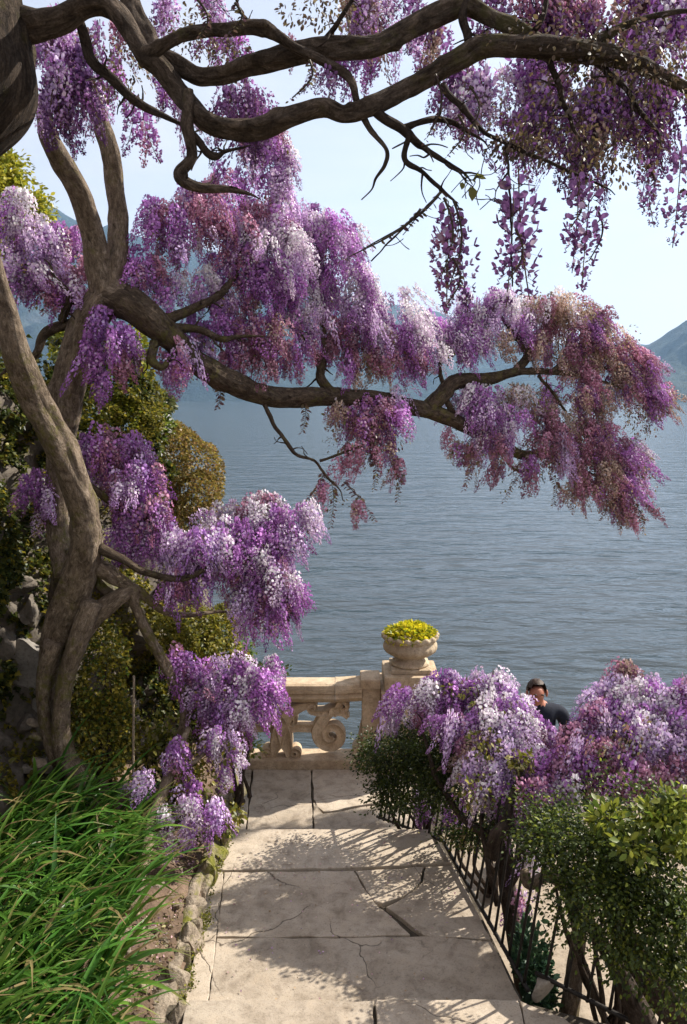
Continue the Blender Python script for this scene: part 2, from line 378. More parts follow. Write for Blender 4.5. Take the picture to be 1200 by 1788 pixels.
mountain('mountain', [(-1500, 260), (-400, 300), (0, 345), (90, 369), (150, 386), (245, 402), (400, 450), (550, 500), (680, 533), (715, 524), (740, 530), (775, 547), (850, 575), (950, 598), (1040, 607), (1110, 593), (1150, 606), (1300, 600), (1700, 560), (2600, 500)], 5200, 40)
mountain('mountain', [(985, 690), (1040, 662), (1110, 612), (1140, 598), (1160, 588), (1180, 568), (1200, 557), (1280, 520), (1400, 470), (1700, 420), (2600, 380)], 3600, 70)

ZA, ZB, ZC, ZR = .45, .30, 0.0, -.30        # upper tread, long tread, balcony, right-hand terrace
Y_BAL = G(535, 1341, ZC)[1]                 # front of the balustrade plinth
def prism(name, xy, z0, z1, mat, parent=None):
    bm = bmesh.new(); vs = [bm.verts.new((a, b, z1)) for a, b in xy]; f = bm.faces.new(vs)
    r = bmesh.ops.extrude_face_region(bm, geom=[f])
    for v in r['geom']:
        if isinstance(v, bmesh.types.BMVert): v.co.z = z0
    return from_bm(name, bm, mat, parent)
ya = G(600, 1745, ZA)[1]; yb = G(600, 1446, ZB)[1]
xr_near = G(905, 1735, ZB); xr_mid = G(772, 1475, ZB); xr_far = G(655, 1442, ZC)
path = prism('path', [(-1.02, ya + .004), (xr_near[0] + .05, ya + .004), (xr_mid[0] + .06, xr_mid[1]), (xr_mid[0] - .02, yb - .006), (-1.02, yb - .006)], -4, ZB - .035, M['mortar'])
path['kind'] = 'structure'
bal_floor = prism('balcony', [(-1.6, yb), (xr_mid[0] - .02, yb), (xr_mid[0] + .04, yb + .35), (1.1, Y_BAL - .1), (1.1, Y_BAL + .45), (-1.6, Y_BAL + .45)], -4.05, ZC - .035, M['mortar'])
bal_floor['kind'] = 'structure'
land = prism('landing', [(-1.05, 2.55), (1.75, 2.55), (1.75, ya - .25), (1.08, ya), (-1.05, ya)], -3.9, ZA - .035, M['mortar'])
land['kind'] = 'structure'
stairs = obj('stairs', bpy.data.meshes.new('stairs')); bm = bmesh.new()
for i in range(10):
    box_bm((-1.04, 2.546 - .29 * (i + 1), -3.8), (1.74, 2.55 - .29 * i, ZA + .172 * (i + 1)), .012, bm)
box_bm((-1.04, -1.6, -3.8), (1.74, 2.546 - 2.9, ZA + .172 * 10 + .003), .012, bm)
bm.to_mesh(stairs.data); bm.free(); stairs.data.materials.append(M['slab']); stairs['kind'] = 'structure'

def slab(poly, z, parent, gap=.006, th=.055, ragged=.004, seed=0, name='slab'):
    r = np.random.default_rng(seed); pts = np.array([G(a, b, z)[:2] for a, b in poly])
    cen = pts.mean(0)
    area = .5 * np.sum(pts[:, 0] * np.roll(pts[:, 1], -1) - np.roll(pts[:, 0], -1) * pts[:, 1])
    if area < 0: pts = pts[::-1]
    out = []; n = len(pts)
    for i in range(n):                       # inset by half the joint
        a, b, c = pts[i - 1], pts[i], pts[(i + 1) % n]
        u = (b - a) / np.linalg.norm(b - a); v = (c - b) / np.linalg.norm(c - b)
        n1, n2 = np.array((-u[1], u[0])), np.array((-v[1], v[0])); k = n1 + n2; out.append(b + k / max(k.dot(n1), .5) * gap)
    out = np.array(out); ring = []
    for i in range(n):
        a, b = out[i], out[(i + 1) % n]; L = np.linalg.norm(b - a); k = max(2, int(L / .05)); d = (b - a) / L; nn = np.array((-d[1], d[0]))
        off = np.convolve(r.normal(0, ragged, k + 4), np.ones(3) / 3, 'same')[2:2 + k]; off[0] = 0
        for j in range(k): ring.append(a + (b - a) * j / k + nn * off[j])
    tilt = r.normal(0, .0022, 2); dz = r.uniform(-.004, .004)
    bm = bmesh.new(); vs = [bm.verts.new((p[0], p[1], z + dz + (p - cen).dot(tilt))) for p in ring]; f = bm.faces.new(vs)
    ext = bmesh.ops.extrude_face_region(bm, geom=[f])
    for v in ext['geom']:
        if isinstance(v, bmesh.types.BMVert): v.co.z -= th
    bmesh.ops.recalc_face_normals(bm, faces=bm.faces)
    top = [e for e in bm.edges if all(abs(w.co.z - z) < .03 for w in e.verts)]
    bmesh.ops.bevel(bm, geom=top, offset=.006, segments=2, affect='EDGES', profile=.6)
    return from_bm(name, bm, M['slab'], parent)
SL = [  # long tread
    ([(316, 1772), (361, 1772), (378, 1638), (391, 1522), (358, 1522), (341, 1660)], ZB, path),
    ([(362, 1772), (378, 1638), (600, 1637), (736, 1634), (858, 1643), (926, 1772)], ZB, path),
    ([(378, 1636), (391, 1523), (500, 1522), (618, 1520), (634, 1548), (655, 1577), (660, 1583), (718, 1633), (600, 1636)], ZB, path),
    ([(620, 1520), (700, 1517), (741, 1513), (736, 1537), (722, 1553), (700, 1567), (668, 1577), (656, 1576), (636, 1547)], ZB, path),
    ([(743, 1513), (793, 1511), (858, 1641), (740, 1633), (673, 1583), (702, 1569), (724, 1555), (738, 1538)], ZB, path),
    ([(358, 1519), (372, 1447), (560, 1447), (752, 1448), (790, 1506), (741, 1509), (620, 1514), (480, 1518)], ZB, path),
    # balcony
    ([(372, 1500), (423, 1500), (440, 1343), (398, 1343)], ZC, bal_floor),
    ([(425, 1500), (548, 1500), (543, 1343), (442, 1343)], ZC, bal_floor),
    ([(545, 1343), (720, 1343), (722, 1396), (640, 1404), (590, 1414), (565, 1417), (553, 1408), (547, 1394)], ZC, bal_floor),
    ([(548, 1396), (553, 1410), (565, 1420), (590, 1417), (640, 1407), (722, 1399), (724, 1500), (550, 1500)], ZC, bal_floor),
    # landing in front
    ([(300, 1850), (330, 1745), (655, 1745), (650, 1850)], ZA, land),
    ([(652, 1850), (657, 1745), (905, 1745), (930, 1850)], ZA, land),
    ([(932, 1850), (907, 1745), (985, 1775), (1060, 1850)], ZA, land)]
for i, (poly, z, par) in enumerate(SL): slab(poly, z, par, gap=.0035, seed=i + 5, ragged=.0075)

# right-hand terrace behind the railing
terr = prism('terrace', [(xr_far[0] + .25, Y_BAL - .15), (xr_mid[0] + .12, xr_mid[1]), (xr_near[0] + .1, ya - .1), (1.8, ya - .4), (1.8, 1.0), (7, 1.0), (7, 8.3), (1.2, 8.3), (1.2, Y_BAL - .15)], -4.2, ZR, M['terrace'])
terr['kind'] = 'structure'

# planting bed on the left
ys = np.linspace(1.0, Y_BAL + .2, 60); vs = np.linspace(0, 1, 26); sb = sines(5, 1.6)
def bed_z(x, y): 
    t = np.clip((-.98 - x) / 1.4, 0, 1); return .36 + .50 * t ** .8 - .10 * np.clip(y - 6.2, 0, 3)
Vb = []
for y in ys:
    x = -.98 - vs * 2.0; X = np.column_stack([x, np.full(26, y), np.zeros(26)])
    Vb.append(np.column_stack([x, np.full(26, y), bed_z(x, y) + .025 * sb(X) + .012 * sb(X * 3.3)]))
bed = obj('soil_bed', mesh('soil_bed', np.concatenate(Vb), grid_faces(60, 26), M['soil'], smooth=True)); bed['kind'] = 'structure'

# ------------------------------------------------------------------ rock bank on the left
def bank_x(y, z): return np.interp(y, [1, 4, 5, 6, 7, 7.9, 8.6, 9.6], [-2.7, -2.6, -2.45, -2.25, -1.75, -1.36, -1.38, -1.6]) - .20 * z
sk = sines(8, .9, 10); sk2 = sines(9, 3.2, 12)
by = np.linspace(1.0, 10.0, 120); bz = np.linspace(-3.2, 1, 90)
Y, Z = np.meshgrid(by, np.linspace(0, 1, 90), indexing='ij')
ztop = np.interp(by, [1, 5, 7, 8.5, 10], [4.6, 4.5, 3.9, 2.6, 1.6])[:, None]
Zr = -3.3 + Z * (ztop + 3.3)
Xp = bank_x(Y, Zr); X3 = np.stack([Xp, Y, Zr], -1).reshape(-1, 3)
X3[:, 0] += .11 * sk(X3) + .05 * sk2(X3) + .02 * sk2(X3 * 2.7)
cap = X3.reshape(120, 90, 3)[:, -1] + np.array((-4.5, 0, .8))
Vk = np.concatenate([X3.reshape(120, 90, 3), cap[:, None]], 1).reshape(-1, 3)
bank = obj('rock_bank', mesh('rock_bank', Vk, grid_faces(120, 91), M['rock'], smooth=True)); bank['kind'] = 'structure'

def rock_mesh(name, seed, mat, sub=3, amp=.22, sq=(1, 1, 1)):
    bm = bmesh.new(); bmesh.ops.create_icosphere(bm, subdivisions=sub, radius=1.0)
    V = np.array([v.co for v in bm.verts]); s = sines(seed, .33, 9); s2 = sines(seed + 50, 1.0, 12); r = np.random.default_rng(seed)
    V = np.sign(V) * np.abs(V) ** .72
    for _ in range(11):                      # broken flat faces
        d = r.normal(size=3); d /= np.linalg.norm(d); k = r.uniform(.45, .8); ex = np.maximum(V @ d - k, 0); V -= ex[:, None] * d * .85
    V *= (1 + amp * s(V) * .5 + .05 * s2(V))[:, None]; V *= np.array(sq)
    for v, c in zip(bm.verts, V): v.co = c
    me = bpy.data.meshes.new(name); bm.to_mesh(me); bm.free(); me.materials.append(mat)
    for p in me.polygons: p.use_smooth = sub > 3
    return me
rocks_b = [rock_mesh('stone', 200 + i, M['rock']) for i in range(6)]
rocks_e = [rock_mesh('stone', 230 + i, M['edge'], 3, .5) for i in range(6)]
def place(me, name, loc, scl, rot, parent):
    o = bpy.data.objects.new(name, me); link(o, parent); o.location = [float(a) for a in loc]; o.scale = scl; o.rotation_euler = rot; return o
for i in range(90):                           # stones showing in the bank
    y = rng.uniform(4.3, 8.0); z = rng.uniform(.4, 2.6); s = rng.uniform(.09, .24)
    q = np.array([[bank_x(y, z), y, z]]); x = q[0, 0] + .11 * sk(q)[0] + .05 * sk2(q)[0]
    place(rocks_b[i % 6], 'stone', (x - .02, y, z), (s * rng.uniform(.6, 1), s * rng.uniform(.8, 1.4), s * rng.uniform(.6, 1)), tuple(rng.uniform(-.5, .5, 3)), bank)
# old plastered wall stub and niche slab at the foot of the bank
wall = thing('garden_wall', 'grey plastered old wall stub behind the twisted wisteria trunk', 'wall', (-2.4, 5.3, .7))
bm = bmesh.new(); bmesh.ops.create_grid(bm, x_segments=30, y_segments=30, size=.5); sw = sines(31, 1.2)
for v in bm.verts:
    u, w = v.co.x, v.co.y; top = .10 * math.sin(u * 5 + 1) + .04 * math.sin(u * 17)
    q = np.array((-3.0 + (u + .5) * .72, 6.15 + .10 * u, .55 + (.5 - w) * (1.28 + top))); v.co = q + np.array((0, 1, 0)) * .018 * sw(q[None] * 2)[0]
r = bmesh.ops.extrude_face_region(bm, geom=bm.faces[:])
for v in r['geom']:
    if isinstance(v, bmesh.types.BMVert): v.co += Vector((-.05, .25, 0))
from_bm('plaster_face', bm, M['wall'], wall)
from_bm('ledge_stone', box_bm((-2.62, 5.86, .98), (-2.20, 6.14, 1.03), .015), M['quay'], wall)
for px, py, s in ((55, 1262, .06), (62, 1285, .075), (20, 1330, .05), (70, 1330, .09), (8, 1372, .10), (60, 1395, .12), (25, 1420, .10)):
    place(rocks_e[(px + py) % 6], 'fallen_stone', P(px, py, 6.05), (s, s * .8, s * .55), tuple(rng.uniform(-.4, .4, 3)), wall)

# edging stones between bed and path
edging = thing('stone_edging', 'rough mossy rubble edging between the soil bed and the paving', 'edging', (-1.0, 5, .3))
tube('rubble_core', [(-1.03, 3.2, .36), (-1.02, 4, .37), (-1.04, 5, .38), (-1.02, 6, .36), (-1.08, 6.9, .30)], [.065, .07, .06, .07, .06], M['edge'], edging, seg=14, per=40, rough=.30)
y = 3.25; i = 0
while y < 6.9:
    L = rng.uniform(.05, .12); x = -.99 + rng.normal(0, .025) - .05 * max(0, y - 6.2); s = L * 1.3
    place(rocks_e[i % 6], 'stone', (x - .02, y + L, .34 + rng.uniform(0, .07)), (rng.uniform(.06, .105), s, rng.uniform(.09, .16)), (rng.normal(0, .12), rng.normal(0, .15), rng.normal(0, .2)), edging)
    if rng.random() < .6: place(rocks_e[(i + 2) % 6], 'stone', (x - .16 + rng.normal(0, .03), y + L * rng.uniform(0, 2), .42 + rng.uniform(0, .05)), tuple(rng.uniform(.05, .10, 3)), tuple(rng.uniform(-1, 1, 3)), edging)
    y += 2 * L * .92; i += 1
rm = np.random.default_rng(404); mp_ = []
for _ in range(46):
    yy_ = rm.uniform(3.4, 6.9); c = np.array((-.935 + rm.normal(0, .012) - .05 * max(0, yy_ - 6.2), yy_, .31)); k_ = rm.integers(40, 120)
    mp_.append(c + np.abs(rm.normal(0, 1, (k_, 3))) * (-.03, .0, .035) + rm.normal(0, 1, (k_, 3)) * (.012, .045, .004))
EDGE_MOSS = np.concatenate(mp_)
for k in range(60):                           # loose stones in the soil
    x = rng.uniform(-1.6, -1.12); yy = rng.uniform(3.3, 6.6); s = rng.uniform(.02, .06)
    place(rocks_e[k % 6], 'stone', (x, yy, bed_z(x, yy) + s * .2), (s * 1.2, s, s * .6), (0, 0, rng.uniform(0, 3)), bed)

# ------------------------------------------------------------------ balustrade, pedestal, urn
SCL = P(600, 1265, 1)[1]
DEPB = (Y_BAL * CP + (EYE - .45) * SP)        # depth of the balustrade panel
def bx(px): return (px - 600) / FPX * DEPB
def bzv(py): return P(600, py, DEPB)[2] 
def bq(px, py):                                # photo pixel on the vertical plane of the balustrade -> x, z
    d = P(px, py, 1.0) - np.array((0, 0, EYE)); k = (Y_BAL + .12) / d[1]; return d[0] * k, EYE + d[2] * k
bal = thing('stone_balustrade', 'carved sandstone balustrade with scroll panel and square pedestal above the lake', 'balustrade', (0, Y_BAL + .12, 0))
YB0, YB1 = Y_BAL, Y_BAL + .26
plz = bq(535, 1318)[1]
# plinth of two stones
x_post0, x_post1 = bq(632, 1250)[0], bq(664, 1250)[0]
from_bm('plinth_stone', box_bm((-1.75, YB0 - .02, -.03), (x_post0 - .03, YB1 + .02, plz), .012), M['bal'], bal)
from_bm('plinth_stone', box_bm((x_post0 - .024, YB0 - .026, -.03), (1.02, YB1 + .026, plz + .004), .012), M['bal'], bal)
# handrail: moulded profile swept along x
zt = bq(560, 1189)[1]; zbot = bq(560, 1221)[1]; hh = zt - zbot; yc = (YB0 + YB1) / 2
prof = [(-.15, zt - .05), (-.135, zt - .012), (-.10, zt), (.10, zt), (.135, zt - .012), (.15, zt - .05), (.15, zt - .09), (.125, zt - .10), (.14, zbot + .05), (.10, zbot), (-.10, zbot), (-.14, zbot + .05), (-.125, zt - .10), (-.15, zt - .09)]
def sweep_x(prof, xs, dz=None):
    V = []; n = len(prof)
    for k, x in enumerate(xs): V += [(x, yc + a, b + (dz[k] if dz is not None else 0)) for a, b in prof]
    F = [(k * n + j, k * n + (j + 1) % n, (k + 1) * n + (j + 1) % n, (k + 1) * n + j) for k in range(len(xs) - 1) for j in range(n)]
    return np.array(V), F, [list(range(n))[::-1], list(range((len(xs) - 1) * n, len(xs) * n))]
def sweep_obj(name, prof, xs, parent, dz=None):
    V, F, C = sweep_x(prof, xs, dz); me = bpy.data.meshes.new(name); me.from_pydata([tuple(v) for v in V], [], [tuple(f) for f in F] + [tuple(c) for c in C]); me.materials.append(M['bal']); me.update()
    o = obj(name, me, parent); return o
xe = bq(590, 1200)[0]
sweep_obj('handrail', prof, np.linspace(-1.75, xe - .03, 14), bal)
# handrail end stone rising against the post in a scroll
xs = np.linspace(xe - .026, x_post0 - .002, 8); t = np.linspace(0, 1, 8)
sweep_obj('handrail_end', [(a * 1.06, b + .003) for a, b in prof], xs, bal, dz=.014 * np.sin(t * 1.57) ** 2)
# post
pz0 = plz + .002; pz1 = bq(648, 1196)[1]; pcap = bq(648, 1179)[1]
bpost = from_bm('post', box_bm((x_post0, YB0 + .01, pz0), (x_post1 - .003, YB1 - .01, pz1), .012), M['bal'], bal)
from_bm('post_cap', box_bm((x_post0 - .018, YB0 - .03, pz1 + .001), (x_post1 - .003, YB1 + .03, pcap), .02), M['bal'], bpost)
# pedestal
pw0, pw1 = x_post1, bq(768, 1250)[0]
pt = bq(718, 1196)[1]
ped = from_bm('pedestal', box_bm((pw0, YB0 - .12, plz + .006), (pw1, YB0 - .12 + (pw1 - pw0), pt), .012), M['bal'], bal)
from_bm('pedestal_base', box_bm((pw0 + .001, YB0 - .16, -.03), (pw1 + .04, YB0 - .08 + (pw1 - pw0), plz + .003), .015), M['bal'], ped)
pc2 = bq(718, 1168)[1] - .02
from_bm('pedestal_cap', box_bm((pw0 + .03, YB0 - .09, pt + .001), (pw1 - .03, YB0 - .15 + (pw1 - pw0), pc2), .03), M['bal'], ped)

# carved scroll panel: ribbons with volutes, seen in elevation
def ribbon(name, pts, widths, depth, parent, y0=None, per=8):
    """pts in photo px on the balustrade plane; widths in px"""
    sc_px = DEPB / FPX; c = catmull(np.column_stack([np.array(pts, float), widths]), per)
    xy = np.array([bq(a, b) for a, b in c[:, :2]]); w = c[:, 2] * sc_px * .5
    T = np.gradient(xy, axis=0); T /= np.linalg.norm(T, axis=1)[:, None] + 1e-9; n = np.column_stack([-T[:, 1], T[:, 0]])
    y0 = yc if y0 is None else y0; h = depth / 2
    prof = [(-1, -.72), (-.82, -1), (-.45, -.86), (.0, -.80), (.45, -.86), (.82, -1), (1, -.72), (1, .72), (.82, 1), (-.82, 1), (-1, .72)]
    V = []; k = len(prof)
    for i in range(len(xy)):
        for a, b in prof: q = xy[i] + n[i] * w[i] * a; V.append((q[0], y0 + b * h, q[1]))
    F = [(i * k + j, i * k + (j + 1) % k, (i + 1) * k + (j + 1) % k, (i + 1) * k + j) for i in range(len(xy) - 1) for j in range(k)]
    F += [tuple(range(k))[::-1], tuple(range((len(xy) - 1) * k, len(xy) * k))]
    bm = bmesh.new(); bv = [bm.verts.new(v) for v in V]
    for f in F: bm.faces.new([bv[j] for j in f])
    return from_bm(name, bm, M['bal'], parent, smooth=False)
def spiral(cx, cy, r0, r1, a0, turns, n=22):
    t = np.linspace(0, 1, n); r = r0 + (r1 - r0) * t ** .8; a = a0 + turns * 2 * math.pi * t
    return [(cx + r_ * math.cos(a_), cy + r_ * math.sin(a_)) for r_, a_ in zip(r, a)]
def panel(dx, flip=False):
    def tr(pts): return [((2 * 575 - a if flip else a) + dx, b) for a, b in pts]
    # big central volute
    s = spiral(579, 1280, 27, 6, -2.3, -1.5, 26); ribbon('volute', tr([(608, 1250), (596, 1240), (574, 1242)] + s[1:]), [8, 16, 20] + list(np.linspace(22, 9, len(s) - 1)), .16, bal, per=4)
    # upper small volutes and neck
    s = spiral(547, 1232, 9, 2.5, 1.4, 1.2, 14); ribbon('volute', tr([(578, 1240), (562, 1242)] + s), [12, 12] + list(np.linspace(10, 5, len(s))), .17, bal, per=4)
    s = spiral(600, 1231, 11, 3, 2.6, 1.25, 14); ribbon('volute', tr([(580, 1247), (582, 1236)] + s), [16, 14] + list(np.linspace(11, 5, len(s))), .175, bal, per=4)
    # left S-scroll
    s = spiral(469, 1311, 11, 3, -.2, 1.2, 12)
    ribbon('scroll', tr([(548, 1226), (528, 1231), (510, 1240), (496, 1256), (488, 1276), (484, 1294), (481, 1304)] + s), [10, 16, 22, 26, 27, 24, 18] + list(np.linspace(14, 6, len(s))), .18, bal, per=4)
    ribbon('leaf_scroll', tr([(500, 1236), (512, 1245), (516, 1256), (510, 1263), (504, 1257)]), [8, 10, 9, 7, 5], .15, bal, per=5)
    ribbon('link_bar', tr([(492, 1272), (520, 1269), (552, 1270)]), [18, 16, 16], .11, bal, per=4)
panel(0)
panel(-166, True)
s = spiral(628, 1304, 13, 3, -1.2, 1.3, 14)
ribbon('scroll_bracket', [(645, 1222), (646, 1245), (641, 1268), (636, 1284)] + s, [12, 20, 24, 20] + list(np.linspace(16, 7, len(s))), .19, bal, y0=yc - .012, per=4)

# urn
ux = (pw0 + pw1) / 2; uy = YB0 - .12 + (pw1 - pw0) / 2
urn = thing('stone_urn', 'carved stone urn with scalloped rim standing on the balustrade pedestal', 'urn', (ux, uy, pc2))
def lathe(name, prof, cx, cy, z0, mat, parent, seg=72, mod=None):
    V = []; th = np.linspace(0, 2 * math.pi, seg, endpoint=False)
    for k, (r, z) in enumerate(prof):
        rr = np.full(seg, r); zz = np.full(seg, z)
        if mod: rr, zz = mod(k, rr, zz, th)
        V.append(np.column_stack([cx + rr * np.cos(th), cy + rr * np.sin(th), z0 + zz]))
    n = len(prof); i = np.arange(n - 1)[:, None] * seg; j = np.arange(seg)[None, :]; j2 = (j + 1) % seg
    F = np.stack([i + j, i + j2, i + seg + j2, i + seg + j], -1).reshape(-1, 4)
    return obj(name, mesh(name, np.concatenate(V), F, mat, smooth=True), parent)
from_bm('foot_block', box_bm((ux - .21, uy - .21, pc2 + .001), (ux + .21, uy + .21, pc2 + .05), .015), M['urn'], urn)
lathe('foot', [(0, .051), (.20, .051), (.205, .075), (.19, .095), (.155, .11), (.135, .125), (.15, .14), (.15, .15), (0, .15)], ux, uy, pc2, M['urn'], urn)
bp = [(0, .145), (.13, .145), (.17, .155), (.225, .175), (.265, .205), (.282, .24), (.280, .275), (.262, .305), (.262, .315), (.278, .325), (.296, .345), (.300, .372), (.284, .388), (.265, .382), (.255, .33), (0, .32)]
def um(k, rr, zz, th):
    if 2 <= k <= 6: rr = rr * (1 + .030 * np.abs(np.cos(th * 9)) * (1 - abs(k - 4) / 3.2))
    if 9 <= k <= 13: rr = rr * (1 + .022 * np.cos(th * 18)); zz = zz + .009 * np.cos(th * 18)
    return rr, zz
lathe('bowl', bp, ux, uy, pc2, M['urn'], urn, 144, um)
URN = (ux, uy, pc2 + .345)

# ------------------------------------------------------------------ foliage builders
def rotmats(f, roll):
    """matrices whose x axis is f (unit) with random roll"""
    up = np.where(np.abs(f[:, 2:3]) > .95, np.array([[1., 0, 0]]), np.array([[0, 0, 1.]]))
    y = np.cross(up, f); y /= np.linalg.norm(y, axis=1)[:, None]; z = np.cross(f, y)
    c, s = np.cos(roll)[:, None], np.sin(roll)[:, None]
    return np.stack([f, y * c + z * s, z * c - y * s], -1)
def stamp(tv, tf, pos_, R, s):
    """copies of template (tv,tf) -> V,F"""
    n, k = len(pos_), len(tv)
    V = np.einsum('nij,kj->nki', R, tv) * (s[:, None, None] if s.ndim == 1 else s[:, None, :]) + pos_[:, None, :]
    F = (tf[None] + (np.arange(n) * k)[:, None, None]).reshape(-1, tf.shape[1])
    return V.reshape(-1, 3), F
# floret templates: x = outward, z = up; face classes 0 standard petal, 1 wing/keel, 2 calyx
def grid_t(fn, nu, nv):
    V = np.array([fn(u, v) for v in np.linspace(0, 1, nv) for u in np.linspace(-1, 1, nu)])
    return V, np.array([(j * nu + i, j * nu + i + 1, (j + 1) * nu + i + 1, (j + 1) * nu + i) for j in range(nv - 1) for i in range(nu - 1)])
def std(u, v): w = [.16, .46, .34][int(round(v * 2))]; return (.30 + .34 * v - .16 * abs(u), u * w, .08 + 1.08 * v - .12 * u * u)
sv, sf = grid_t(std, 3, 3)
wv = np.array([(.15, .05, 0), (.55, .10, .18), (.95, .22, .02), (.6, .20, -.16), (.15, -.05, 0), (.55, -.10, .18), (.95, -.22, .02), (.6, -.20, -.16), (.1, 0, .0), (.55, 0, .02), (.98, 0, -.12), (.5, 0, -.24)])
wf = np.array([(0, 1, 2, 3), (4, 5, 6, 7), (8, 9, 10, 11)])
cv = np.array([(-.25, .02, .0), (.18, .13, .12), (.26, 0, .16), (.18, -.13, .12), (.2, 0, -.14)])
HI_V = np.vstack([sv, wv, cv]); HI_F = np.vstack([sf, wf + 9, np.array([(0, 1, 4, 3)]) + 21, np.array([(0, 1, 2, 3)]) + 21]); HI_C = np.array([0] * 4 + [1] * 3 + [2] * 2)
LO_V = np.array([(.2, -.55, .35), (.35, 0, .0), (.55, 0, .95), (.25, -.5, .85), (.2, .55, .35), (.25, .5, .85), (.1, 0, .1), (.6, .12, .1), (1.0, 0, -.1), (.55, -.1, -.2)])
LO_F = np.array([(0, 1, 2, 3), (1, 4, 5, 2), (6, 7, 8, 9)]); LO_C = np.array([0, 0, 1])
PAL = {  # standard petal, keel, calyx (petal colours; pale set brightened to stand in for sunlit tops)
    'lilac': ((.73, .57, .83), (.45, .23, .57), (.38, .26, .26)),
    'pale': ((.89, .82, .90), (.68, .48, .72), (.54, .43, .36)),
    'purple': ((.46, .22, .55), (.26, .07, .32), (.22, .10, .13)),
    'mauve': ((.49, .25, .37), (.32, .10, .20), (.32, .19, .14)),
    'bronze': ((.54, .40, .33), (.37, .20, .19), (.34, .25, .16)),
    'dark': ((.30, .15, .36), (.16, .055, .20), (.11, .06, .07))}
def raceme_np(L, R, n, fs, pal, hi, r):
    t = np.sort(r.uniform(0, 1, n) ** .85); ph = np.arange(n) * 2.39996 + r.normal(0, .35, n)
    prof_ = np.clip(1.25 * (1 - t) ** .55, 0, 1) * np.clip(.45 + 2.2 * t, 0, 1)
    curve = r.normal(0, .10, 2)
    ax = np.column_stack([curve[0] * L * t * t, curve[1] * L * t * t, -L * t])
    out = np.column_stack([np.cos(ph), np.sin(ph), .15 - .35 * t]); out /= np.linalg.norm(out, axis=1)[:, None]
    pos_ = ax + out * (R * prof_ * r.uniform(.55, 1.05, n))[:, None]
    size = fs * (1.05 - .62 * t ** 1.6) * r.uniform(.75, 1.2, n)
    d = out + r.normal(0, .30, (n, 3)); d /= np.linalg.norm(d, axis=1)[:, None]
    tv, tf, tc = (HI_V, HI_F, HI_C) if hi else (LO_V, LO_F, LO_C)
    V, F = stamp(tv, tf, pos_, rotmats(d, r.normal(0, .5, n)), size)
    p = np.array(PAL[pal]); base = p[tc][None] * np.exp(r.normal(0, .16, (n, 1, 1)))
    mixk = np.clip((t - .45) * 1.7, 0, .85)[:, None, None] * (tc < 2)[None, :, None]
    c = base * (1 - mixk) + (p[1] * .85)[None, None] * mixk
    pale = (r.random((n, 1, 1)) < .10) * (tc == 0)[None, :, None] * .5
    c = c * (1 - pale) + np.array((.82, .74, .86)) * pale
    cols = np.clip(c, 0, .9).reshape(-1, 3)
    if hi:                                   # little stalks from the rachis to each floret
        w_ = .0009; side = np.column_stack([-np.sin(ph), np.cos(ph), np.zeros(n)]) * w_; a_ = ax + (0, 0, .006)
        PV = np.stack([a_ - side, a_ + side, pos_ + side, pos_ - side], 1).reshape(-1, 3); PF = np.arange(n * 4).reshape(n, 4) + len(V)
        V = np.vstack([V, PV]); F = np.vstack([F, PF]); cols = np.vstack([cols, np.tile((.14, .08, .07), (n, 1))])
    # rachis
    m_ = 7 if hi else 4; tt = np.linspace(-.12, 1, m_); A = np.column_stack([curve[0] * L * tt * tt, curve[1] * L * tt * tt, -L * tt]); w = .0016 if hi else .002
    q = [(w, 0), (-w * .5, w * .87), (-w * .5, -w * .87)]; RV = np.concatenate([A + (a, b, 0) for a, b in q]); RF = np.array([(k * m_ + i, k * m_ + i + 1, ((k + 1) % 3) * m_ + i + 1, ((k + 1) % 3) * m_ + i) for k in range(3) for i in range(m_ - 1)])
    F = np.vstack([F, RF + len(V)]); cols = np.vstack([cols, np.tile((.16, .11, .06), (len(RF), 1))]); V = np.vstack([V, RV])
    return V, F, cols
RAC = {}
def rac(pal, hi, k):
    key = (pal, hi, k)
    if key not in RAC:
        r = np.random.default_rng(hash((pal[0], len(pal), hi, k)) % 9999 if False else (sum(map(ord, pal)) * 31 + hi * 7 + k * 101))
        L = (.20 + .07 * r.random()) if not hi else (.17 + .09 * r.random())
        n = 66 if not hi else int(58 + 16 * r.random())
        V, F, C = raceme_np(L, .047 if not hi else .038, n, (.0215) if not hi else .0175, pal, hi, r)
        RAC[key] = (V, F, C, mesh('raceme', V, F, M['petal'], col=C))
    return RAC[key]
def dirmat(d, spin):
    """rotation taking -z to d, with spin about it"""
    z = -d / np.linalg.norm(d); x = np.array((math.cos(spin), math.sin(spin), 0.)); x -= z * x.dot(z)
    if np.linalg.norm(x) < .1: x = np.array((0., 0, 1)); x -= z * x.dot(z)
    x /= np.linalg.norm(x); return np.column_stack([x, np.cross(z, x), z])
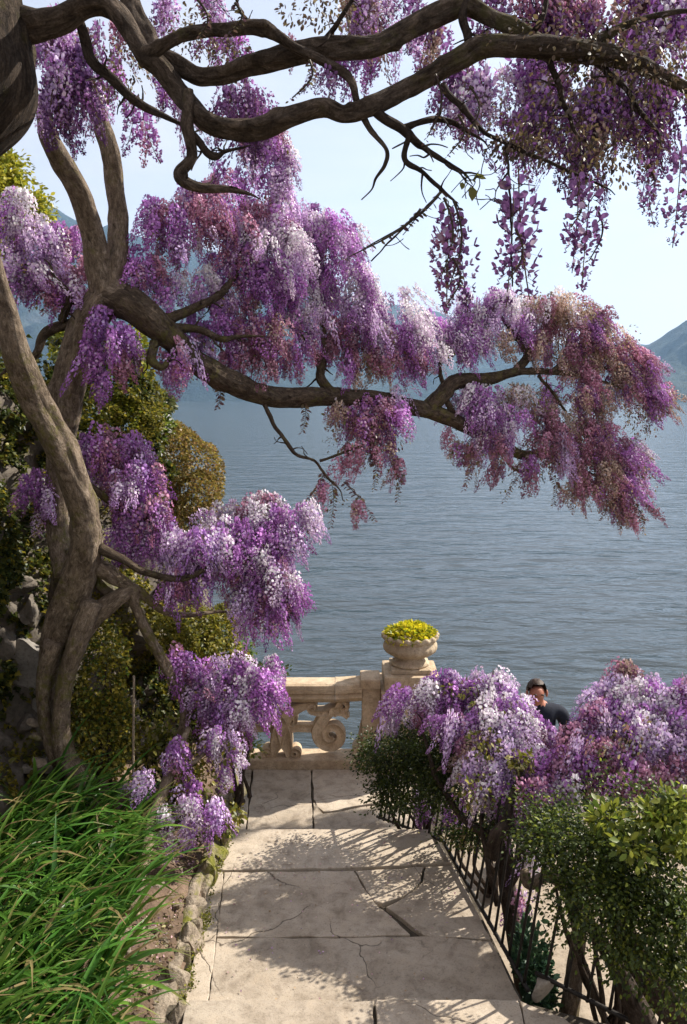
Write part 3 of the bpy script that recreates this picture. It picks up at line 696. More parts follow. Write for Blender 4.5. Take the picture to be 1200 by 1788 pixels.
def blossoms(parent, blobs, hi=False, limit=300, seed=1, dens=1.0, named='raceme', avg=.30):
    """blobs: (px,py,rx,ry,dep,n,{palette:weight},(dx,dz) lean, depth radius m, scale)"""
    r = np.random.default_rng(seed); items = []
    for b in blobs:
        px, py, rx, ry, dep, n, pal = b[:7]; lean = b[7] if len(b) > 7 else (0, 0); rd = b[8] if len(b) > 8 else None; s0 = b[9] if len(b) > 9 else 1.0
        rd = rd if rd else .62 * (rx + ry) * .5 * dep / FPX; names = list(pal); w = np.array([pal[k] for k in names], float); w /= w.sum()
        n = max(1, int(n * dens)); K = max(1, int(round(n / 5.5))); sub = []
        for _ in range(K):
            v = r.normal(size=3); v /= np.linalg.norm(v); v *= r.random() ** .30
            sub.append((v, names[r.choice(len(names), p=w)], float(np.clip(1 + .24 * r.normal(), .6, 1.45))))
        for i in range(n):
            v, pn, br = sub[i % K]; j = r.normal(0, .26 / max(1, K ** .33) + .05, 3); v = v + j
            if r.random() < .22: pn = names[r.choice(len(names), p=w)]
            c = P(px + v[0] * rx, py - v[2] * ry, dep); c[1] += v[1] * rd
            d = np.array((v[0] * .45 + lean[0], v[1] * .35, -1.0 + max(0, v[2]) * .25 + lean[1])) + r.normal(0, .20, 3)
            s = s0 * r.uniform(.6, 1.15); c[2] += .09 * s
            sv3 = np.array((s * .72, s * .72, s * r.uniform(1.2, 1.55)) if r.random() < .22 else (s, s, s))
            items.append((np.linalg.norm(c - (0, 0, EYE)) / s, c, dirmat(d, r.uniform(0, 6.28)), sv3, pn, r.integers(5), np.clip(br + .10 * r.normal(), .5, 1.5)))
    items.sort(key=lambda q: q[0])
    for q in items[:limit]:
        o = bpy.data.objects.new(named, rac(q[4], hi, q[5])[3]); o.location = [float(a) for a in q[1]]
        o.rotation_euler = Matrix(q[2].tolist()).to_euler(); o.scale = [float(a) for a in q[3]]; link(o, parent)
    rest = items[limit:]
    if rest:
        Vs, Fs, Cs, k = [], [], [], 0
        for q in rest:
            V, F, C, _ = rac(q[4], hi, q[5]); Vs.append((V * q[3]) @ q[2].T + q[1]); Fs.append(F + k); Cs.append(np.clip(C * q[6], 0, .9)); k += len(V)
        o = obj('blossom', mesh('blossom', np.concatenate(Vs), np.concatenate(Fs), M['petal'], col=np.concatenate(Cs)), parent); o['kind'] = 'stuff'
    return items

# leaf: pointed, folded along the midrib
LF_V = np.array([(0, 0, 0), (.35, .26, .05), (.72, .22, .03), (1, 0, -.10), (.72, -.22, .03), (.35, -.26, .05), (.5, 0, -.06)])
LF_F = np.array([(0, 1, 2, 6), (6, 2, 3, 4), (0, 6, 4, 5)])
IV_V = np.array([(0, 0, 0), (.30, .50, .04), (.62, .20, 0), (1, 0, -.12), (.62, -.20, 0), (.30, -.50, .04)]); IV_F = np.array([(0, 1, 2, 3), (0, 3, 4, 5)])
def leaf_cloud(pts, nrm, size, cols, r, up=.35, tmpl=(LF_V, LF_F), jit=.55, cj=.22):
    n = len(pts); d = nrm + r.normal(0, jit, (n, 3)); d[:, 2] -= up * r.random(n); d /= np.linalg.norm(d, axis=1)[:, None]
    V, F = stamp(tmpl[0], tmpl[1], pts, rotmats(d, r.normal(0, .8, n)), size * r.uniform(.6, 1.25, n))
    cols = np.array(cols); c = cols[r.integers(len(cols), size=n)] * np.exp(r.normal(0, cj, (n, 1)))
    return V, F, np.repeat(np.clip(c, 0, .8), len(tmpl[1]), 0)
def merge(parts):
    Vs, Fs, Cs, k = [], [], [], 0
    for V, F, C in parts: Vs.append(V); Fs.append(F + k); Cs.append(C); k += len(V)
    return np.concatenate(Vs), np.concatenate(Fs), np.concatenate(Cs)
def blob_pts(c, rad, n, r, shell=.35, lump=.22, seed=0, cut=0.0, boxy=False):
    v = r.normal(size=(int(n * (1 + cut)), 3)); v /= np.linalg.norm(v, axis=1)[:, None]
    s = sines(seed, .55, 8); lum = 1 + lump * s(v) + lump * .5 * s(v * 2.6)
    if cut: keep = sines(seed + 3, 1.1, 8)(v) > -1.0 + .6 * cut; v, lum = v[keep][:n], lum[keep][:n]
    k = (1 - shell * r.random(len(v)) ** 1.6) * lum
    if boxy: w_ = np.sign(v) * np.abs(v) ** .45; w_ /= np.linalg.norm(w_ ** 2, axis=1)[:, None] ** .25; return np.asarray(c) + w_ * np.asarray(rad) * k[:, None], v
    return np.asarray(c) + v * np.asarray(rad) * k[:, None], v
def bush(name, label, cat, blobs, cols, size, n, seed, base, stems=5, tmpl=(LF_V, LF_F), shell=.45, lump=.25, group=None, mat='leaf', up=.35, stem_mat='twig', clump=0, boxy=False):
    """blobs: (px,py,rx,ry,dep,depth radius)"""
    r = np.random.default_rng(seed); t = thing(name, label, cat, base, group); parts = []
    tot = sum(b[2] * b[3] for b in blobs)
    for i, b in enumerate(blobs):
        c = P(b[0], b[1], b[4]); rad = (b[2] * b[4] / FPX, b[5], b[3] * b[4] / FPX)
        nb = int(n * b[2] * b[3] / tot)
        if clump:
            K = max(3, nb // clump); pc, vc = blob_pts(c, rad, K, r, shell, lump, seed * 7 + i); idx = r.integers(K, size=nb)
            g = r.normal(0, 1, (nb, 3)) * (size * 2.3, size * 2.3, size * .8); p = pc[idx] + g; v = vc[idx] * .6 + np.column_stack([g[:, :2] / (size * 4), np.full(nb, -.1)])
        else: p, v = blob_pts(c, rad, nb, r, shell, lump, seed * 7 + i, boxy=boxy)
        parts.append(leaf_cloud(p, v, size, cols, r, up, tmpl))
    V, F, C = merge(parts); o = obj('foliage', mesh('foliage', V, F, M[mat], col=C), t); o['kind'] = 'stuff'
    for k in range(stems):
        b = blobs[k % len(blobs)]; e = P(b[0] + r.uniform(-.5, .5) * b[2], b[1] - r.uniform(-.2, .5) * b[3], b[4]); a = np.array(base, float) + (r.normal(0, .06), r.normal(0, .05), 0)
        mid = a * .5 + e * .5 + r.normal(0, .07, 3); tube('stem', [a, a * .7 + mid * .3 + r.normal(0, .03, 3), mid, e], [.022, .018, .014, .004], M[stem_mat], t, seg=6, per=4)
    return t
MOSS = [(.21, .19, .022), (.14, .14, .018), (.28, .24, .03), (.08, .095, .015)]
IVYD = [(.035, .055, .014), (.055, .075, .018), (.085, .10, .022), (.025, .04, .010)]
IVYY = [(.20, .19, .025), (.14, .15, .022), (.27, .24, .035), (.09, .11, .02)]
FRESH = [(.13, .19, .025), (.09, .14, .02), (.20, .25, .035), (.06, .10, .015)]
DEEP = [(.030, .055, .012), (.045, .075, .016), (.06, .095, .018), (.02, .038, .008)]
GOLD = [(.34, .29, .03), (.26, .24, .03), (.42, .35, .05), (.18, .19, .025)]
TAN = [(.26, .20, .10), (.20, .17, .07), (.30, .26, .12), (.16, .15, .05)]

# ------------------------------------------------------------------ wisteria over the water (trunk in the left bed)
LP = {'lilac': 4, 'pale': 3, 'purple': 4}; PP = {'purple': 5, 'lilac': 2, 'mauve': 2}; MV = {'mauve': 5, 'purple': 2, 'bronze': 2}
BR = {'bronze': 4, 'mauve': 5, 'purple': 2}; PL = {'pale': 4, 'lilac': 4, 'purple': 1}
def out_d(px, py, d):
    """the long limb reaches out over the water: farther towards its tip"""
    return d + (max(0, px - 240) / 860 * 2.5 if py < 905 and not (py > 760 and px < 530 and d > 6.02 and px > 130) else 0)
def outb(pts): return [(p[0], p[1], p[2], out_d(p[0], p[1], p[3])) for p in pts]
wis = thing('wisteria_tree', 'old wisteria with twisted grey trunk, long limb and flower masses over the water', 'tree', P(150, 1385, 6.2))
tk = pxtube('trunk', [(165, 1400, 44, 6.2), (124, 1350, 49, 6.2), (88, 1280, 36, 6.18), (80, 1200, 35, 6.12), (98, 1115, 58, 6.0), (128, 1035, 70, 5.9), (150, 960, 68, 5.75), (148, 900, 61, 5.65), (125, 830, 59, 5.5), (92, 755, 63, 5.35), (55, 690, 66, 5.2), (28, 620, 59, 5.0), (8, 540, 51, 4.9), (-25, 430, 47, 4.8), (-80, 300, 44, 4.7)], M['bark'], wis, seg=44, per=16, rough=.085, flute=.06, seed=1)
pxtube('trunk_strand', [(160, 1050, 46, 5.85), (138, 1115, 42, 5.86), (116, 1190, 34, 5.92), (108, 1260, 36, 5.95), (116, 1320, 44, 6.0), (150, 1375, 50, 6.05)], M['bark'], tk, seg=14, rough=.10, seed=2)
pxtube('trunk_strand', [(95, 1120, 40, 5.9), (76, 1190, 30, 5.95), (78, 1260, 28, 6.0), (98, 1330, 34, 6.05)], M['bark'], tk, seg=12, rough=.10, seed=3)
pxtube('trunk', outb([(112, 1010, 40, 6.15), (98, 900, 44, 6.3), (102, 800, 50, 6.3), (112, 710, 62, 6.25), (128, 630, 64, 6.2), (150, 570, 68, 6.1), (190, 518, 72, 6.0), (225, 530, 60, 5.96)]), M['bark'], wis, seg=36, per=16, rough=.085, flute=.05, seed=44)
pxtube('limb', outb([(178, 520, 60, 6.02), (205, 524, 68, 5.98), (240, 540, 64, 5.95), (290, 582, 56, 5.9), (340, 632, 50, 5.9), (400, 666, 44, 5.9), (470, 692, 38, 6.0), (560, 693, 34, 6.1), (640, 700, 33, 6.1), (740, 716, 32, 6.2), (800, 738, 28, 6.2), (860, 768, 24, 6.25), (915, 794, 20, 6.3), (955, 784, 12, 6.3), (1000, 770, 7, 6.3)]), M['bark_shade'], wis, seg=32, per=14, rough=.10, flute=.045, seed=4)
WB = [
    [(185, 525, 60, 6.0), (172, 455, 48, 5.9), (164, 400, 44, 5.8), (142, 335, 42, 5.6), (108, 278, 40, 5.4), (84, 235, 36, 5.2), (70, 170, 30, 5.0)],
    [(195, 510, 48, 6.0), (205, 445, 42, 6.0), (204, 385, 40, 6.0), (196, 320, 40, 5.9), (190, 265, 38, 5.8), (172, 205, 34, 5.7), (150, 140, 30, 5.6)],
    [(745, 712, 32, 6.2), (772, 690, 34, 6.2), (800, 668, 32, 6.2), (850, 664, 24, 6.2), (910, 650, 18, 6.15), (985, 652, 12, 6.1), (1045, 665, 6, 6.1)],
    [(902, 652, 18, 6.15), (918, 622, 16, 6.15), (908, 592, 14, 6.1), (880, 560, 9, 6.1)],
    [(290, 556, 22, 5.9), (335, 540, 20, 5.85), (378, 518, 17, 5.8), (412, 480, 12, 5.8), (420, 430, 7, 5.8)],
    [(300, 572, 24, 5.9), (345, 575, 16, 5.85), (388, 592, 14, 5.8), (415, 588, 8, 5.8)],
    [(270, 600, 20, 5.9), (262, 625, 20, 5.85), (285, 640, 14, 5.8), (300, 620, 8, 5.8)],
    [(590, 694, 24, 6.1), (562, 660, 22, 6.1), (566, 610, 15, 6.1), (563, 555, 9, 6.05)], [(560, 655, 16, 6.1), (540, 600, 12, 6.05), (500, 560, 6, 6.0)],
    [(462, 700, 11, 6.0), (475, 735, 9, 6.0), (492, 762, 8, 6.0), (515, 790, 7, 6.0), (548, 802, 6, 6.0), (562, 820, 6, 6.0), (576, 838, 5, 6.0)],
    [(165, 556, 34, 6.1), (120, 566, 26, 6.15), (80, 580, 20, 6.2), (60, 620, 14, 6.2), (20, 640, 8, 6.2)],
    [(110, 560, 18, 6.1), (120, 520, 12, 6.0), (95, 480, 8, 5.9)],
    [(172, 958, 24, 5.75), (215, 978, 18, 5.8), (258, 1000, 14, 5.9), (320, 1010, 13, 6.0), (372, 985, 9, 6.1)],
    [(168, 985, 34, 5.8), (205, 1008, 30, 5.9), (240, 1030, 18, 6.0), (300, 1072, 12, 6.2), (380, 1068, 7, 6.4)],
    [(128, 1120, 44, 5.95), (160, 1078, 38, 5.9), (195, 1048, 34, 5.9), (228, 1030, 24, 5.95), (240, 1060, 22, 6.0), (270, 1130, 23, 6.1), (300, 1180, 22, 6.2), (322, 1225, 20, 6.3), (316, 1290, 18, 6.35), (296, 1360, 20, 6.4), (270, 1430, 28, 6.3)],
    [(155, 845, 16, 5.9), (200, 880, 12, 6.0), (250, 905, 9, 6.1), (320, 930, 6, 6.2)], [(120, 960, 30, 6.2), (100, 1010, 24, 6.2), (95, 1060, 18, 6.2)],
    [(800, 740, 14, 6.2), (780, 700, 12, 6.2), (770, 640, 8, 6.2)], [(915, 790, 12, 6.3), (960, 800, 9, 6.3), (1020, 820, 6, 6.3), (1080, 850, 4, 6.3)],
    [(960, 652, 10, 6.1), (985, 630, 8, 6.1), (1010, 600, 5, 6.1)], [(1000, 655, 8, 6.1), (1040, 640, 6, 6.1), (1070, 650, 4, 6.1)], [(940, 655, 8, 6.1), (965, 685, 6, 6.1), (990, 720, 4, 6.1)],
    [(560, 805, 6, 6.0), (600, 790, 5, 6.0), (640, 770, 4, 6.05), (650, 720, 4, 6.1)], [(860, 770, 6, 6.25), (900, 820, 5, 6.25), (940, 815, 4, 6.25)]]
for i, b in enumerate(WB):
    b = outb(b) if b[0][1] < 830 else b; o = pxtube('branch', b, M['bark'] if b[0][2] > 30 and b[0][1] > 900 or i < 2 else M['bark_shade'], wis, seg=28 if b[0][2] > 30 else 8, per=12 if b[0][2] > 30 else 8, rough=.10, wob=.25 if b[0][2] < 22 else .1, seed=10 + i)
    if b[0][2] < 30 and i not in (14,): side_twigs(o, b, M['twig'], 4, 400 + i)
BL = [ # upper centre mass
    (300, 400, 55, 50, 5.9, 22, PP), (330, 385, 80, 55, 5.9, 36, {'purple': 4, 'mauve': 3, 'lilac': 1}), (430, 375, 85, 65, 5.9, 52, PP), (470, 300, 45, 60, 5.8, 26, LP), (445, 220, 45, 55, 5.7, 18, PP),
    (475, 440, 60, 50, 5.7, 40, PL), (540, 420, 70, 55, 5.9, 46, LP), (590, 470, 60, 65, 6.0, 46, LP), (530, 510, 60, 55, 5.9, 36, LP), (420, 480, 60, 50, 5.9, 26, PP),
    (630, 540, 55, 60, 6.0, 40, LP), (690, 570, 50, 50, 6.05, 32, PL), (620, 610, 60, 50, 6.1, 34, MV), (690, 630, 50, 45, 6.1, 26, MV), (745, 600, 40, 50, 6.15, 26, LP), (790, 610, 35, 45, 6.2, 22, LP),
    (440, 570, 60, 50, 6.0, 24, MV), (440, 630, 70, 35, 6.0, 22, MV), (515, 600, 40, 50, 6.0, 16, PP), (350, 520, 55, 40, 5.95, 22, PL), (370, 600, 45, 40, 6.0, 16, PP), (300, 640, 45, 35, 5.9, 18, PP),
    (255, 490, 40, 45, 6.05, 22, PP), (195, 600, 40, 45, 5.9, 24, PP), (190, 650, 25, 30, 5.85, 9, {'purple': 3, 'mauve': 2}),
    # upper left
    (60, 440, 50, 45, 6.0, 24, LP), (35, 390, 22, 45, 5.8, 16, PL), (120, 450, 45, 40, 6.1, 22, PP), (60, 510, 60, 40, 6.1, 26, PP), (130, 520, 35, 40, 6.1, 14, PP), (30, 470, 30, 40, 5.9, 12, LP),
    # right-hand end
    (835, 560, 45, 40, 6.15, 26, LP), (890, 545, 50, 32, 6.1, 26, PL), (950, 545, 50, 32, 6.1, 28, {'pale': 4, 'bronze': 4, 'mauve': 2}), (1010, 575, 55, 40, 6.1, 34, BR, (.25, 0)), (1060, 620, 50, 45, 6.1, 36, BR, (.3, 0)), (1100, 660, 40, 45, 6.1, 28, MV, (.3, 0)), (1130, 690, 22, 40, 6.1, 14, PP, (.2, 0)), (1155, 705, 16, 22, 6.1, 8, MV, (.6, 0)), (1125, 660, 25, 30, 6.1, 12, LP, (.3, 0)),
    (1000, 630, 50, 35, 6.15, 20, BR, (.25, 0)), (1040, 690, 50, 35, 6.15, 18, BR, (.3, 0)), (870, 600, 35, 25, 6.1, 8, {'bronze': 3, 'pale': 2}), (985, 690, 40, 25, 6.15, 8, BR), (940, 600, 40, 25, 6.1, 12, MV),
    (840, 715, 45, 30, 6.1, 30, LP), (870, 745, 40, 35, 6.1, 26, LP), (890, 695, 35, 20, 6.2, 10, {'pale': 4, 'bronze': 2}), (845, 780, 35, 25, 6.15, 12, MV), (960, 745, 40, 35, 6.2, 20, MV), (970, 790, 30, 40, 6.1, 14, {'lilac': 2, 'mauve': 3}), (1030, 770, 50, 40, 6.2, 26, BR, (.25, 0)), (1060, 820, 55, 45, 6.2, 36, BR, (.35, .1)), (1105, 820, 28, 45, 6.2, 18, LP, (.25, 0)), (1090, 880, 40, 35, 6.2, 18, MV, (.3, 0)), (1020, 850, 40, 30, 6.2, 12, BR, (.2, 0)), (930, 830, 30, 25, 6.2, 5, BR), (880, 830, 20, 25, 6.2, 3, BR),
    # under the limb
    (640, 735, 65, 30, 6.1, 26, MV), (690, 745, 30, 45, 6.1, 14, PP), (590, 725, 35, 25, 6.1, 8, BR), (640, 800, 55, 35, 6.05, 9, BR), (580, 865, 25, 25, 6.0, 3, BR, (0, 0), None, .9), (625, 880, 15, 20, 6.0, 2, MV), (690, 830, 15, 20, 6.05, 2, BR), (800, 770, 20, 25, 6.2, 3, BR),
    # masses on the lower branches
    (165, 785, 35, 35, 6.1, 14, PP), (210, 820, 60, 50, 6.1, 38, PP), (230, 870, 60, 45, 6.05, 34, PP), (270, 930, 65, 40, 6.1, 36, LP), (330, 950, 60, 40, 6.15, 36, PL), (400, 965, 55, 45, 6.2, 38, LP), (455, 1000, 60, 50, 6.2, 46, LP), (495, 1030, 35, 50, 6.2, 26, PP), (440, 895, 50, 26, 6.4, 24, {'pale': 4, 'lilac': 3, 'mauve': 3}), (505, 910, 40, 35, 6.4, 24, LP), (470, 950, 60, 35, 6.3, 30, LP), (300, 1015, 40, 22, 6.1, 12, PP), (455, 1070, 40, 35, 6.2, 16, PP), (485, 1085, 22, 35, 6.2, 9, MV), (360, 1000, 45, 30, 6.15, 18, PP), (62, 850, 20, 40, 6.2, 8, PP), (75, 900, 20, 25, 6.2, 5, PP),
    (300, 1160, 25, 25, 6.3, 10, PP), (345, 1195, 40, 30, 6.3, 22, PP), (400, 1200, 45, 40, 6.35, 30, LP), (430, 1235, 50, 40, 6.35, 34, LP), (465, 1190, 25, 32, 6.4, 14, LP), (395, 1260, 30, 30, 6.3, 12, PP)]
BL = [(b[0], b[1], b[2], b[3], out_d(b[0], b[1], b[4]), b[5] * (out_d(b[0], b[1], b[4]) / b[4]) ** 1.6, *b[6:]) for b in BL]
W_ITEMS = blossoms(wis, BL, False, 300, 21, 2.3)
def shoots(parent, blobs, n, size, cols, seed, off=1.0, name='leaf_mass'):
    """young leaflets among the flowers"""
    r = np.random.default_rng(seed); parts = []
    for (px, py, rx, ry, dep) in blobs:
        v = r.normal(size=(n, 3)); v /= np.linalg.norm(v, axis=1)[:, None]; v *= r.random((n, 1)) ** .4
        p = np.array([P(px + a * rx, py - c * ry, dep) for a, b, c in v]); p[:, 1] += v[:, 1] * (rx + ry) * .4 * dep / FPX
        parts.append(leaf_cloud(p, v + (0, 0, -.3), size, cols, r, .8))
    V, F, C = merge(parts); o = obj(name, mesh(name, V, F, M['leaf'], col=C), parent); o['kind'] = 'stuff'
shoots(wis, [(b[0], b[1] + 6, b[2], b[3], b[4]) for b in BL], 22, .036, [(.20, .15, .06), (.16, .10, .05), (.24, .21, .06), (.13, .13, .03)], 5)
shoots(wis, [(a, b, c, d, out_d(a, b, e)) for a, b, c, d, e in [(1030, 600, 90, 60, 6.1), (1070, 830, 80, 60, 6.2), (960, 540, 90, 30, 6.05), (640, 760, 80, 50, 6.05), (900, 700, 70, 30, 6.1), (1120, 720, 40, 50, 6.1), (930, 800, 70, 40, 6.2)]], 450, .030, TAN + [(.28, .16, .13), (.22, .11, .10)], 6)

# thin hanging leaf sprays at the limb's tips
def spray(parent, top, L, n, size, cols, r, lean=(0, 0), name='leaf_spray'):
    t = np.linspace(0, 1, n); A = np.column_stack([top[0] + lean[0] * L * t + .02 * np.sin(t * 4), top[1] + lean[1] * L * t, top[2] - L * t * (1 - .15 * abs(lean[0]))])
    side = np.where(np.arange(n) % 2 == 0, 1., -1.); ang = r.uniform(-.6, .6, n)
    d = np.column_stack([side * np.cos(ang), side * np.sin(ang), np.full(n, -.55)]) + r.normal(0, .2, (n, 3)); d /= np.linalg.norm(d, axis=1)[:, None]
    V, F = stamp(LF_V, LF_F, A, rotmats(d, r.normal(0, .6, n)), size * (1.1 - .5 * t) * r.uniform(.7, 1.2, n))
    cols = np.array(cols)[r.integers(len(cols), size=n)] * np.exp(r.normal(0, .2, (n, 1)))
    tv, tf, tt, _ = tube_np(A[::max(1, n // 8)], np.linspace(.0035, .0015, len(A[::max(1, n // 8)])), seg=5, per=3)
    V2 = np.vstack([V, tv]); F2 = np.vstack([F, tf + len(V)]); C2 = np.vstack([np.repeat(cols, 3, 0), np.tile((.08, .06, .04), (len(tf), 1))])
    return obj(name, mesh(name, V2, F2, M['leaf'], col=np.clip(C2, 0, .8)), parent)
rs = np.random.default_rng(77)
SPC = [(.22, .12, .11), (.26, .18, .10), (.18, .09, .10)]
for px, py, L, lean in ((578, 838, .34, (.02, 0)), (600, 842, .32, (.75, 0)), (565, 825, .22, (-.5, 0)), (690, 800, .34, (.1, 0)), (650, 790, .28, (.1, 0)), (822, 790, .30, (-.12, 0)), (905, 810, .32, (-.3, 0)), (968, 830, .26, (.05, 0)), (1085, 860, .34, (.05, 0)), (1110, 880, .28, (.35, 0)), (1145, 660, .30, (.55, 0)), (1040, 700, .22, (.5, 0)), (530, 700, .22, (.0, 0)), (380, 670, .16, (.05, 0)), (1000, 830, .28, (.05, 0))):
    spray(wis, P(px, py, out_d(px, py, 6.05)), L * 1.25, 30, .055, SPC, rs, lean)

# low wisteria shoot in the bed
yw = thing('young_wisteria', 'low pale-stemmed wisteria shoot with small lilac clusters beside the stone edging', 'vine', P(228, 1575, 5.2))
pxtube('stem', [(225, 1590, 30, 5.25), (238, 1545, 28, 5.35), (252, 1490, 27, 5.5), (268, 1430, 26, 5.7), (290, 1370, 22, 5.9), (312, 1310, 16, 6.1), (330, 1270, 10, 6.2)], M['pale'], yw, seg=12, rough=.08)
pxtube('stem', [(300, 1350, 12, 5.9), (340, 1330, 9, 6.0), (385, 1290, 7, 6.2)], M['pale'], yw, seg=7); pxtube('stem', [(262, 1450, 10, 5.6), (300, 1440, 9, 5.7), (350, 1410, 6, 5.9)], M['twig'], yw, seg=7)
blossoms(yw, [(375, 1320, 16, 28, 6.0, 9, LP), (398, 1335, 20, 40, 6.0, 14, LP), (258, 1375, 12, 18, 5.7, 6, LP), (298, 1320, 14, 30, 5.9, 7, PP), (290, 1445, 20, 22, 5.7, 11, LP), (325, 1430, 28, 24, 5.75, 16, LP), (360, 1420, 22, 18, 5.8, 9, PP), (345, 1390, 25, 14, 5.9, 6, MV)], False, 200, 31, 1.4)
shoots(yw, [(350, 1370, 60, 50, 6.0), (400, 1420, 30, 20, 6.0), (310, 1400, 40, 40, 5.9), (380, 1310, 40, 40, 6.1)], 140, .045, IVYY, 8)
sk_ = tube('plant_stake', [P(236, 1530, 5.9), P(233, 1350, 5.95), P(234, 1180, 6.0)], [.011, .010, .009], M['pale'], seg=7, per=5, rough=.05)
tag(sk_, 'thin pale wooden cane standing upright in the iris bed', 'stake')

# ------------------------------------------------------------------ wisteria overhead (trunk beside the steps)
ow = thing('wisteria_tree', 'dark wisteria boughs overhead with large violet racemes against the sky', 'tree', (-1.75, 2.2, .75))
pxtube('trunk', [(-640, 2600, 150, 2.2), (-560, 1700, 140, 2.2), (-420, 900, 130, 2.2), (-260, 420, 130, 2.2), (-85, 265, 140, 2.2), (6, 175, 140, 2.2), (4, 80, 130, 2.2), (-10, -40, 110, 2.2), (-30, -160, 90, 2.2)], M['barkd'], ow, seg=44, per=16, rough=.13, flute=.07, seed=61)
OB = [
    [(15, 40, 60, 2.2), (70, 44, 54, 2.2), (115, 36, 50, 2.2), (152, 14, 48, 2.2), (188, 14, 46, 2.2), (225, 54, 42, 2.2), (255, 96, 44, 2.2), (285, 118, 46, 2.2), (308, 155, 42, 2.2), (345, 195, 40, 2.15), (395, 215, 38, 2.15), (450, 218, 38, 2.15), (505, 200, 34, 2.1), (560, 184, 34, 2.1), (600, 196, 32, 2.1), (650, 182, 38, 2.1), (720, 150, 38, 2.1), (795, 108, 38, 2.05), (850, 84, 44, 2.05), (930, 88, 46, 2.0), (1000, 98, 44, 2.0), (1080, 112, 36, 2.0), (1180, 150, 22, 2.0), (1300, 200, 14, 2.0)],
    [(245, 104, 34, 2.2), (285, 80, 26, 2.15), (335, 58, 24, 2.15), (395, 52, 23, 2.15), (442, 46, 26, 2.1), (488, 60, 24, 2.1), (522, 84, 20, 2.1), (572, 112, 18, 2.1), (610, 140, 14, 2.1), (626, 184, 14, 2.1), (645, 226, 12, 2.1), (674, 262, 9, 2.1), (672, 288, 8, 2.1), (656, 312, 5, 2.1)],
    [(262, 100, 40, 2.25), (305, 112, 36, 2.25), (345, 134, 34, 2.2), (395, 132, 32, 2.2), (440, 116, 34, 2.2), (500, 96, 40, 2.15), (560, 80, 46, 2.15), (640, 76, 46, 2.1), (700, 54, 42, 2.1), (760, 26, 40, 2.1), (812, 4, 34, 2.1), (850, 24, 30, 2.1), (895, 50, 30, 2.05), (945, 84, 30, 2.05)],
    [(228, -40, 40, 2.3), (240, 20, 42, 2.3), (262, 70, 40, 2.25), (275, 110, 36, 2.2)],
    [(322, 165, 32, 2.15), (326, 225, 27, 2.15), (334, 275, 22, 2.15), (316, 308, 22, 2.15), (350, 326, 18, 2.15), (400, 332, 12, 2.15)], [(340, 235, 16, 2.15), (372, 270, 14, 2.15), (395, 262, 8, 2.15)],
    [(135, 26, 18, 2.22), (150, 70, 22, 2.25), (170, 112, 22, 2.25), (205, 150, 22, 2.25), (245, 182, 20, 2.25), (290, 205, 12, 2.25)],
    [(655, 186, 22, 2.1), (690, 212, 20, 2.1), (715, 238, 15, 2.1), (745, 262, 12, 2.1), (785, 288, 9, 2.1)], [(712, 236, 12, 2.1), (706, 275, 11, 2.1), (738, 300, 10, 2.1), (770, 330, 8, 2.1)],
    [(780, 286, 7, 2.1), (800, 300, 5, 2.05), (822, 302, 4, 2.0), (845, 306, 3, 2.0)], [(802, 300, 4, 2.03), (812, 315, 3, 2.0), (826, 326, 2.4, 2.0)], [(888, 300, 4, 2.0), (876, 318, 3, 2.0), (866, 335, 2.6, 2.0), (864, 352, 2.2, 2.0)],
    [(705, 222, 14, 2.1), (750, 206, 13, 2.1), (790, 212, 11, 2.1), (820, 232, 7, 2.1)],
    [(770, 150, 15, 2.05), (802, 188, 13, 2.05), (845, 228, 10, 2.05), (885, 250, 9, 2.05), (950, 280, 8, 2.0), (1040, 320, 5, 2.0)], [(884, 248, 8, 2.05), (888, 300, 5, 2.0), (892, 360, 4, 2.0), (895, 500, 3, 2.0)],
    [(812, 104, 20, 2.06), (822, 60, 20, 2.1), (814, 20, 18, 2.1), (820, -30, 16, 2.1)], [(1000, 98, 26, 2.0), (1050, 60, 20, 2.0), (1120, 30, 14, 2.0), (1200, 20, 10, 2.0)], [(1040, 105, 18, 2.0), (1090, 150, 12, 2.0), (1130, 210, 8, 2.0)], [(960, 95, 18, 2.0), (975, 150, 12, 2.0), (1000, 220, 8, 2.0)],
    [(770, 335, 6, 2.1), (735, 372, 5, 2.1), (690, 412, 4, 2.1), (648, 455, 3, 2.1)], [(900, 90, 16, 2.05), (940, 40, 12, 2.0), (960, -20, 10, 2.0)], [(560, 80, 12, 2.15), (590, 40, 9, 2.1), (620, -10, 7, 2.1)], [(440, 46, 9, 2.1), (420, 20, 6, 2.1), (405, -20, 5, 2.1)]]
for i, b in enumerate(OB):
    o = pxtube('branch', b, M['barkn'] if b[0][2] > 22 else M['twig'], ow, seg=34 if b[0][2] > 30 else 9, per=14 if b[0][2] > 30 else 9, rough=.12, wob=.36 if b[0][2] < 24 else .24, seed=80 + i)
    if b[0][2] < 33: side_twigs(o, b, M['twig'], 5 if b[-1][2] > 2 else 3, 500 + i)
VI = {'purple': 5, 'lilac': 3, 'dark': 3}; VL = {'lilac': 4, 'pale': 2, 'purple': 3, 'dark': 1}; VD = {'dark': 6, 'purple': 2, 'mauve': 2, 'bronze': 1}
